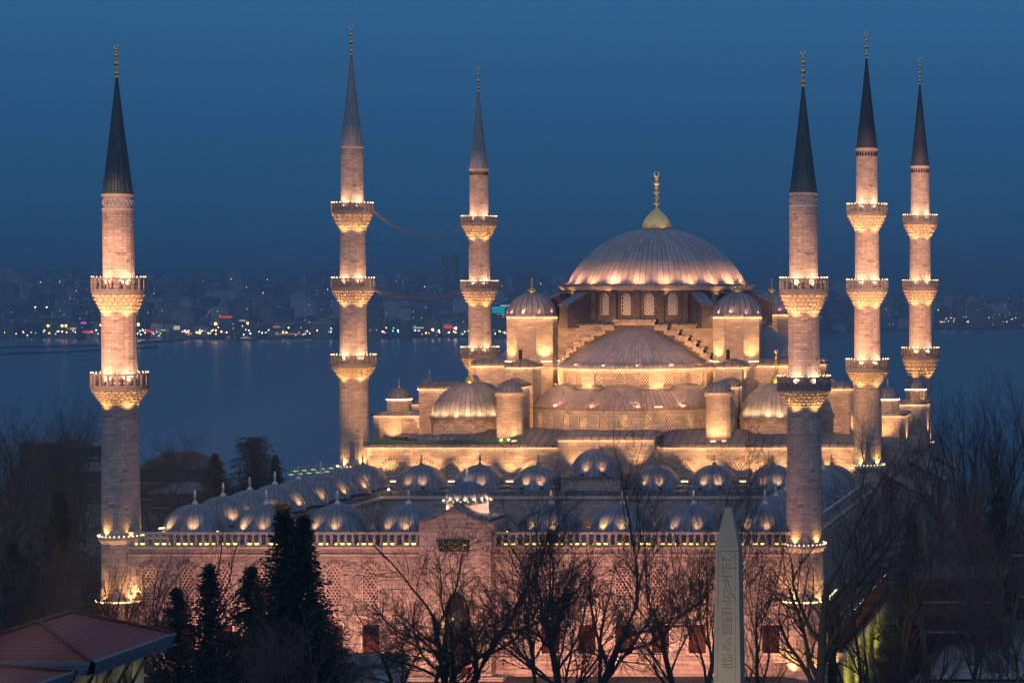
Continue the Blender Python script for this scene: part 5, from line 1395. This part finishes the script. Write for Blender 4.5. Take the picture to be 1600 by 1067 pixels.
house('grey building at the bottom right behind the bare trunks', 1440, 1560, 905, 236, 5, 10, .8, 'roofpale', 6)
rl = empty('terrace_railing', (at(500,738,380).x, 380, zat(745,380))); tag(rl, 'lit green and yellow terrace railing above the gallery domes left of the tall left minaret', 'railing')
mb = MB(); a, b = at(438, 738, 380), at(534, 730, 380)
mb.tube([a+Vector((0,0,.6)), b+Vector((0,0,.6))], .09, 5); mb.tube([a-Vector((0,0,.5)), b-Vector((0,0,.5))], .07, 5)
for i in range(18): 
    q = a.lerp(b, i/17); mb.tube([q+Vector((0,0,.6)), q-Vector((0,0,3))], .07, 4)
mb.build('rails', M['greymarble'], rl)
mb = MB()
M['rail_green'] = glow('green yellow light', (.55,.62,.12), 1.2, False)
for i in range(11): q = a.lerp(b, .18+.8*i/11); mb.box(q.x-.35, q.x+.35, q.y-.2, q.y-.1, q.z-.55+.5*(i%2), q.z-.4+.5*(i%2))
mb.build('rail_lights', M['rail_green'], rl)
# green safety netting and site things on the lower roof by the left minaret
M['net'] = plain('green netting', (.03,.10,.05), .9); M['tarp'] = plain('pale tarpaulin', (.35,.36,.40), .8)
mb = MB(); pts = []
for i in range(31):
    t = i/30; x = 582+(822-582)*t; yy = 690+5*sin(pi*t)*(1-t)*1.5-8*max(0,t-.85)*6; pts.append(at(x, yy, 281.4))
for p, q in zip(pts, pts[1:]):
    mb.poly([p, q, q+Vector((0,.05,.42)), p+Vector((0,.05,.42))]); mb.poly([p+Vector((0,.08,0)), q+Vector((0,.08,0)), q+Vector((0,.13,.42)), p+Vector((0,.13,.42))])
tag(mb.build('safety_netting', M['net']), 'sagging green safety netting along the left roof edge of the prayer hall', 'netting')
mb = MB(); q = at(632,692,282.6)
mb.obox(q+Vector((0,0,.3)), Vector((1.6,0,0)), Vector((0,.9,0)), Vector((0,0,.16))); mb.obox(q+Vector((-.6,0,.55)), Vector((.8,.1,0)), Vector((0,.6,0)), Vector((0,0,.10)))
tag(mb.build('board_stack', M['dark']), 'stack of dark boards on the roof behind the green netting', 'boards')
mb = MB(); q = at(690,690,283.0)
for i in range(4):
    c = q+Vector((-1.2+.8*i,0,.25)); mb.lathe(c.x, c.y, [(.5,c.z-.3),(.42,c.z),(.2,c.z+.18+.06*(i%2)),(.002,c.z+.22)], 8, rmod=lambda a,z: 1+.2*sin(3*a+i))
tag(mb.build('tarpaulin_heap', M['tarp']), 'crumpled pale tarpaulin on the roof in front of the left corner dome', 'tarpaulin')

# ------------------------------------------------------------------ the far shore
def facade(name, base, lit=.024, col=(1,.60,.26), es=1.8, fw=3.0, fh=3.1):
    g = G(name); uv = g.n('ShaderNodeTexCoord').outputs['UV']; sp = g.n('ShaderNodeSeparateXYZ', {0: uv})
    u = g.math('DIVIDE', sp.outputs[0], fw); v = g.math('DIVIDE', sp.outputs[1], fh)
    fu, fv = g.math('FRACT', u), g.math('FRACT', v)
    inw = g.math('MULTIPLY', g.math('MULTIPLY', g.math('GREATER_THAN', fu, .25), g.math('LESS_THAN', fu, .75)), g.math('MULTIPLY', g.math('GREATER_THAN', fv, .3), g.math('LESS_THAN', fv, .8)))
    oi = g.n('ShaderNodeObjectInfo').outputs['Random']
    cell = g.n('ShaderNodeCombineXYZ', {0: g.math('FLOOR', u), 1: g.math('FLOOR', v), 2: g.math('MULTIPLY', oi, 97)}).outputs[0]
    r = g.n('ShaderNodeTexWhiteNoise', {'Vector': cell}, noise_dimensions='3D')
    on = g.math('MULTIPLY', inw, g.math('LESS_THAN', r.outputs[0], lit))
    tone = g.mix(oi, c4(base, .6), c4(base, 1.5))
    cc = g.mix(inw, tone, (.02,.025,.035,1))
    m_ = g.bsdf(cc, .8, 0, None, emis=c4(col), es=g.math('MULTIPLY', on, es), spec=.2); m_.cycles.emission_sampling = 'NONE'; return m_
M['fa'] = facade('dim facade', (.30,.29,.28)); M['fb'] = facade('grey facade', (.22,.24,.26), .015, (.9,.85,.8), 1.0); M['fc'] = facade('pale facade', (.45,.43,.40), .02, (1,.7,.35), 1.2)
M['croof'] = plain('city roofs', (.20,.15,.13), .9, 0, .05, .4)
rng = random.Random(77)
def bldg_mesh(mb, x, y, w_, d, h, hip, z=None):
    z = ground_z(x, y)-3 if z is None else z
    x0, x1, y0, y1 = x-w_/2, x+w_/2, y, y+d
    H = h+3
    b = mb.add([(x0,y0,z),(x1,y0,z),(x1,y1,z),(x0,y1,z),(x0,y0,z+H),(x1,y0,z+H),(x1,y1,z+H),(x0,y1,z+H)])
    for q in ((0,1,5,4),(1,2,6,5),(2,3,7,6),(3,0,4,7)): mb.face([b+i for i in q], None, 0)
    if hip: mb.frustum((x0-.6,x1+.6,y0-.6,y1+.6),(x0+w_*.3,x1-w_*.3,y0+d*.4,y1-d*.4), z+H+.01, z+H+3.2, 1)
    else:
        mb.frustum((x0-.3,x1+.3,y0-.3,y1+.3),(x0-.3,x1+.3,y0-.3,y1+.3), z+H+.01, z+H+.9, 1)
        mb.box(x0+w_*.3, x0+w_*.62, y0+d*.3, y0+d*.7, z+H+.91, z+H+3.6, 0)
cand = []
row = 0
Yr = 30
while Yr < 3600:
    px = -30 + rng.random()*20
    while px < 1630:
        x = (px-PX)*(3300+Yr+(800 if px > 1250 else 0))/F; y = shore_y(x)+Yr
        w_ = rng.uniform(13, 34); h = rng.choice((9,12,12,15,15,18,21)) if rng.random() < .9 else rng.uniform(26,50)
        dense = 1.0 if px < 1150 else (.75 if px < 1480 else .5 if Yr < 700 else .3)
        if rng.random() < dense: cand.append((Yr, x, y, w_, rng.uniform(12,22), h, rng.random() < .3, px))
        px += w_*F/y*rng.uniform(1.0,1.7)
    Yr += 24+Yr*.045; row += 1
# things: the nearest; the rest reads as one mass
named = 0; far = [MB(), MB(), MB()]
for k_, (Yr, x, y, w_, d, h, hip, px) in enumerate(cand):
    visible = 0 < px < 1600 and not (-0 < px-160 < 55) and not (520 < px < 585) and not (870 < px < 1250)
    if visible and named < 290:
        mb = MB(); bldg_mesh(mb, x, y, w_, d, h, hip); named += 1
        o = mb.build('waterfront_house' if h < 25 else 'apartment_tower', [M[('fa','fb','fc')[k_%3]], M['croof']])
        tag(o, 'dim hazy city house on the far shore' if h < 25 else 'dim hazy city tower block on the far shore', 'house' if h < 25 else 'tower block', 'hazy houses on the far shore' if h < 25 else 'hazy tower blocks on the far shore')
    else: bldg_mesh(far[k_%3], x, y, w_, d, h, hip)
for i in range(3): 
    if far[i].v: tag(far[i].build('distant_city', [M[('fa','fb','fc')[i]], M['croof']]), 'hazy mass of dim houses climbing the far hills', 'city', kind='stuff')
# tall blocks that stand out
def block(px0, px1, pt, Y, mat, label, d=20, pb=528):
    a, b = at(px0, pt, Y), at(px1, pt, Y); mb = MB(); z = ground_z((a.x+b.x)/2, Y)-4
    b_ = mb.add([(a.x,Y,z),(b.x,Y,z),(b.x,Y+d,z),(a.x,Y+d,z),(a.x,Y,a.z),(b.x,Y,a.z),(b.x,Y+d,a.z),(a.x,Y+d,a.z)])
    for q in ((0,1,5,4),(1,2,6,5),(2,3,7,6),(3,0,4,7)): mb.face([b_+i for i in q], None, 0)
    mb.frustum((a.x-.4,b.x+.4,Y-.4,Y+d+.4),(a.x-.4,b.x+.4,Y-.4,Y+d+.4),a.z+.01,a.z+1.2,1); mb.box(a.x+(b.x-a.x)*.3,a.x+(b.x-a.x)*.6,Y+4,Y+d-4,a.z+1.21,a.z+4.5,0)
    tag(mb.build('apartment_tower', [M[mat], M['croof']]), label, 'tower block')
block(0, 22, 443, 4300, 'fb', 'hazy tower block at the left edge of the far shore')
block(257, 284, 441, 4600, 'fb', 'wide hazy tower block right of the nearest left minaret on the far shore')
block(288, 300, 446, 4700, 'fb', 'narrow hazy tower block beside the wide one on the far shore')
block(691, 713, 400, 5200, 'fb', 'tallest hazy tower left of the far left minaret')
block(800, 815, 437, 5300, 'fb', 'hazy tower block above the teal lit building')
block(1290, 1310, 458, 5200, 'fb', 'hazy tower block between the right minarets')
block(31, 47, 504, 3420, 'fc', 'pale waterfront block at the left end of the far shore', 14); block(54, 70, 503, 3440, 'fc', 'second pale waterfront block at the left end of the far shore', 14)
block(74, 92, 499, 3450, 'fa', 'waterfront block behind the lamps left of the nearest left minaret', 14)
block(250, 263, 500, 3480, 'fa', 'waterfront block with bright ground floor right of the nearest left minaret', 14)
# teal glass building with lit floors
TY = 3640; a, b = at(768, 476, TY), at(802, 476, TY); zb0 = ground_z(a.x, TY)-3
M['tealdark'] = plain('dark teal glass', (.01,.05,.06), .3); M['teal'] = glow('teal floor light', (.02,.50,.62), 2.2, False); M['whitesign'] = glow('white roof sign', (.85,.9,1), 3, False)
tg = empty('glass_building', ((a.x+b.x)/2, TY, zb0)); tag(tg, 'glass building striped with teal lit floors behind the far left minaret', 'building')
mb = MB(); mb.box(a.x, b.x, TY, TY+22, zb0, a.z); mb.build('wall', M['tealdark'], tg)
mb = MB(); n = 11
for i in range(n): z = zb0+6+(a.z-zb0-8)*i/n; mb.box(a.x+.5, b.x-.5, TY-.4, TY-.02, z, z+(a.z-zb0)/n*.42)
mb.build('floor_lights', M['teal'], tg)
mb = MB()
for i in range(8): x = a.x+14+2.0*i; mb.box(x, x+1.2, TY-.6, TY-.1, a.z-2.0, a.z-.9)
mb.build('roof_sign', M['whitesign'], tg)
# lamps along the far waterfront
M['lo'] = glow('orange lamp', (1,.50,.12), 13, False); M['lw'] = glow('white lamp', (.9,.92,1), 9, False); M['ly'] = glow('yellow lamp', (1,.78,.4), 10, False)
M['lg'] = glow('green sign lamp', (.1,.9,.5), 4, False); M['lr'] = glow('red sign lamp', (1,.06,.12), 5, False); M['lp'] = glow('violet sign lamp', (.7,.35,1), 6, False); M['lc'] = glow('cyan lamp', (.3,.9,1), 5, False)
M['pole'] = plain('lamp pole', (.05,.05,.05), .6)
lampcol = {'lo':'orange','lw':'white','ly':'yellow','lg':'green','lr':'red','lp':'violet','lc':'cyan'}
def lamp(px, py, mat, r, Y=None, lab=None, grp=True):
    Y = Y or shore_y((px-PX)*3350/F)-6
    p = at(px, py, Y); mb = MB()
    mb.lathe(p.x, Y, [(.002,p.z-r),(r*.7,p.z-r*.7),(r,p.z),(r*.7,p.z+r*.7),(.002,p.z+r)], 8, m=0)
    zb = max(SEA, ground_z(p.x, Y)); zb = min(zb, p.z-r-.5)
    mb.tube([(p.x,Y,zb),(p.x,Y,p.z-r*.9)], .12, 4, 1)
    o = mb.build('street_lamp', [M[mat], M['pole']])
    tag(o, lab or f'small {lampcol[mat]} lamp among the lights of the far shore', 'lamp', None if lab else f'{lampcol[mat]} lamps of the far shore')
for px, py, r, l in ((75,509,1.7,'orange street lamp farthest left on the far waterfront'),(97,509,1.7,'left lamp of the orange pair left of the nearest left minaret'),(103,509,1.7,'right lamp of the orange pair left of the nearest left minaret'),
        (157,508,1.3,'orange lamp just left of the nearest left minaret shaft'),(216,507,2.2,'brightest orange lamp just right of the nearest left minaret shaft'),(337,506,2.1,'bright orange lamp midway between the two left minarets'),(387,505,1.6,'orange lamp above the ferry')):
    lamp(px, py, 'lo', r, None, l)
lamp(55, 480, 'ly', 1.2, 3700, 'left lamp of the white pair on the hillside at far left'); lamp(73, 480, 'ly', 1.2, 3700, 'right lamp of the white pair on the hillside at far left')
lamp(119, 455, 'lr', 1.3, 4200, 'single pink red lamp on the hill left of the nearest left minaret'); lamp(712, 513, 'ly', 2.0, None, 'bright yellow lamp just left of the far left minaret')
lamp(676, 515, 'ly', 1.8, None, 'bright yellow lamp between the two rear left minarets'); lamp(289, 517, 'lp', 1.9, None, 'violet lamp on the far waterfront')
rng = random.Random(3)
for i in range(190):
    r_ = rng.random()
    if r_ < .42: px = rng.uniform(105, 520)
    elif r_ < .70: px = rng.uniform(590, 800)
    elif r_ < .80: px = rng.uniform(0, 105)
    else: px = rng.choice((rng.uniform(1285,1320), rng.uniform(1468,1590), rng.uniform(1468,1590)))
    if 155 < px < 214 or 528 < px < 580 or 728 < px < 770 and rng.random() < .8: continue
    if px > 1250: py = rng.uniform(494, 503); mt = rng.choice(('ly','ly','lo')); rr = rng.uniform(.45,.8)
    else: py = 519+rng.gauss(0,2.2)-4*abs(rng.gauss(0,1))*(rng.random() < .3); mt = rng.choice(('lw','ly','ly','ly','lo','lo','lo','lr','lg','lp','lc')); rr = rng.uniform(.55,1.15)
    lamp(px, py, mt, rr)
for i in range(42):                               # sparse lights up the hills
    px = rng.uniform(0, 870) if rng.random() < .82 else rng.uniform(1285, 1590); py = rng.uniform(436, 508)
    if px > 1250: py = rng.uniform(468, 492)
    if 145 < px < 228 or 518 < px < 590: continue
    Yl = 3700+ (510-py)*26
    lamp(px, py, rng.choice(('ly','ly','lo','lw')), rng.uniform(.5,.95)*Yl/4000, Yl)
# lit pavilions and signs at the waterfront
def glowbar(px0, px1, py0, py1, mat, label, name='lit_sign', cat='sign'):
    Y = shore_y((px0-PX)*3350/F)-8; a, b = at(px0, py1, Y), at(px1, py0, Y); mb = MB(); mb.box(a.x, b.x, Y-1, Y, a.z, b.z); mb.box(a.x+.3,a.x+.8,Y-.8,Y-.3,min(a.z-.5,SEA+2),a.z,1); mb.box(b.x-.8,b.x-.3,Y-.8,Y-.3,min(a.z-.5,SEA+2),a.z,1)
    tag(mb.build(name, [M[mat], M['pole']]), label, cat)
M['gr'] = glow('red neon', (1,.05,.10), 1.6, False); M['gw'] = glow('shop light', (1,.82,.55), 1.1, False); M['go'] = glow('orange shop light', (1,.45,.12), .9, False); M['gg'] = glow('green shop light', (.1,.8,.45), .9, False); M['gv'] = glow('magenta sign light', (.9,.15,.7), 1.6, False)
glowbar(343,363,494,496.5,'gr','long red neon line sign above the far waterfront right of the nearest left minaret'); glowbar(110,119,512,515,'gw','white lit shopfront left of the nearest left minaret on the far shore')
glowbar(129,146,517,520,'gr','red lit shopfront left of the nearest left minaret on the far shore'); glowbar(228,235,515,519,'gr','red lit sign right of the nearest left minaret on the far shore'); glowbar(127,135,503,506,'gv','magenta sign left of the nearest left minaret on the far shore')
glowbar(243,251,516,518.5,'gg','green lit shopfront on the far waterfront'); glowbar(252,259,515,517,'gw','white lit shopfront beside the green one on the far waterfront'); glowbar(272,281,509,516,'gw','tall warm lit facade on the far waterfront'); glowbar(292,310,519,523,'go','long orange lit pavilion on the far waterfront')
glowbar(374,384,500,502,'gw','white lit roof edge above the ferry'); glowbar(427,437,510,512,'go','small orange lit sign on the far waterfront left of the tall left minaret'); glowbar(430,470,521,522.5,'go','low line of orange light on the far waterfront left of the tall left minaret')
glowbar(694,706,508,513,'gr','red lit front left of the far left minaret'); glowbar(646,662,511,513,'gw','row of warm lights between the two rear left minarets')
# fan of light bars
fx = at(600, 525, 3380); fn = empty('light_fan', (fx.x, 3380, SEA+1)); tag(fn, 'fan of white light bars on the far waterfront right of the tall left minaret', 'light display'); mb = MB()
for i in range(9):
    t = -1+2*i/8; p0 = at(600+12*t, 524, 3380); p1 = at(600+22*t, 514, 3380); mb.tube([p0, p1], .45, 4)
M['fanl'] = glow('fan light', (.85,.92,1), .8, False); mb.build('light_bars', M['fanl'], fn)
mb = MB(); p0, p1 = at(594,517.5,3384), at(620,517.5,3384); mb.tube([p0,p1], .7, 4); mb.build('red_sign', M['gr'], fn)
mb = MB(); p0, p1 = at(588,526,3381), at(612,526,3381); mb.box(p0.x,p1.x,3381,3390,SEA-1,SEA+3); mb.build('platform', M['housewall'], fn)
# ferry
fy = 3180; fa, fb = at(374, 526, fy), at(397, 526, fy); fr = empty('ferry', ((fa.x+fb.x)/2, fy, SEA)); tag(fr, 'small lit ferry on the water between the two left minarets', 'boat')
mb = MB(); L = fb.x-fa.x; hull = [(fa.x,fy),(fa.x+L*.85,fy-2.5),(fb.x,fy),(fa.x+L*.85,fy+2.5)]; mb.prism(hull, SEA-.5, SEA+2.2); mb.build('hull', M['roofpale'], fr)
mb = MB(); mb.box(fa.x+2, fa.x+L*.8, fy-1.8, fy+1.8, SEA+2.2, SEA+4.6); mb.box(fa.x+5, fa.x+L*.6, fy-1.5, fy+1.5, SEA+4.6, SEA+6.6); mb.build('cabin', M['roofpale'], fr)
mb = MB()
for i in range(9): mb.box(fa.x+2.2+i*1.6, fa.x+3.2+i*1.6, fy-1.95, fy-1.82, SEA+3, SEA+4.1)
for i in range(4): mb.box(fa.x+5.5+i*1.8, fa.x+6.6+i*1.8, fy-1.65, fy-1.52, SEA+5, SEA+6)
mb.build('cabin_lights', M['gw'], fr); mb = MB(); mb.ball((fa.x+6, fy, SEA+8.3), .8); mb.tube([(fa.x+6,fy,SEA+6.6),(fa.x+6,fy,SEA+8)], .15, 4, 1); mb.build('mast_light', [M['lw'], M['pole']], fr)
# breakwaters
M['rock'] = plain('dark breakwater rock', (.05,.05,.055), .95, 0, .2, .5)
def breakwater(label, pts):
    mb = MB(); P = [];
    for px, py in pts:
        Y = (CAM_Z-SEA)*F/(py-HZ); P.append(Vector(((px-PX)*Y/F, Y, SEA)))
    Q = []
    for p, q in zip(P, P[1:]):
        n = max(2, int((q-p).length/14)); Q += [p.lerp(q, i/n) for i in range(n)]
    Q.append(P[-1]); r_ = random.Random(len(label))
    mb.tube([q+Vector((0,0,r_.uniform(-.5,.3))) for q in Q], [r_.uniform(1.6,2.8) for q in Q], 6)
    tag(mb.build('breakwater', M['rock']), label, 'breakwater')
breakwater('upper dark breakwater across the water left of the nearest left minaret', [(-40,545),(160,540),(290,532)])
breakwater('lower dark breakwater across the water left of the nearest left minaret', [(-40,556),(120,550),(245,543)])
breakwater('dark spit of land across the water on the right', [(1270,518),(1420,517),(1560,511.5)])
# ------------------------------------------------------------------ the dusk haze
mb = MB(); zlo, zhi = -95, 92
mb.box(-11500, 8800, -80, 9180, zlo, zhi)
hz = mb.build('haze', bpy.data.materials.new('dusk haze'))
hm = hz.data.materials[0]; hm.use_nodes = True; t_ = hm.node_tree; t_.nodes.clear()
o_ = t_.nodes.new('ShaderNodeOutputMaterial'); v_ = t_.nodes.new('ShaderNodeVolumePrincipled')
v_.inputs['Color'].default_value = (.30,.46,.62,1); v_.inputs['Density'].default_value = .00028; v_.inputs['Anisotropy'].default_value = .5
t_.links.new(v_.outputs[0], o_.inputs['Volume'])
tag(hz, 'thin blue dusk haze over the strait and the far shore', 'haze', kind='stuff')
print('lights', NL[0], 'objects', len(bpy.data.objects))
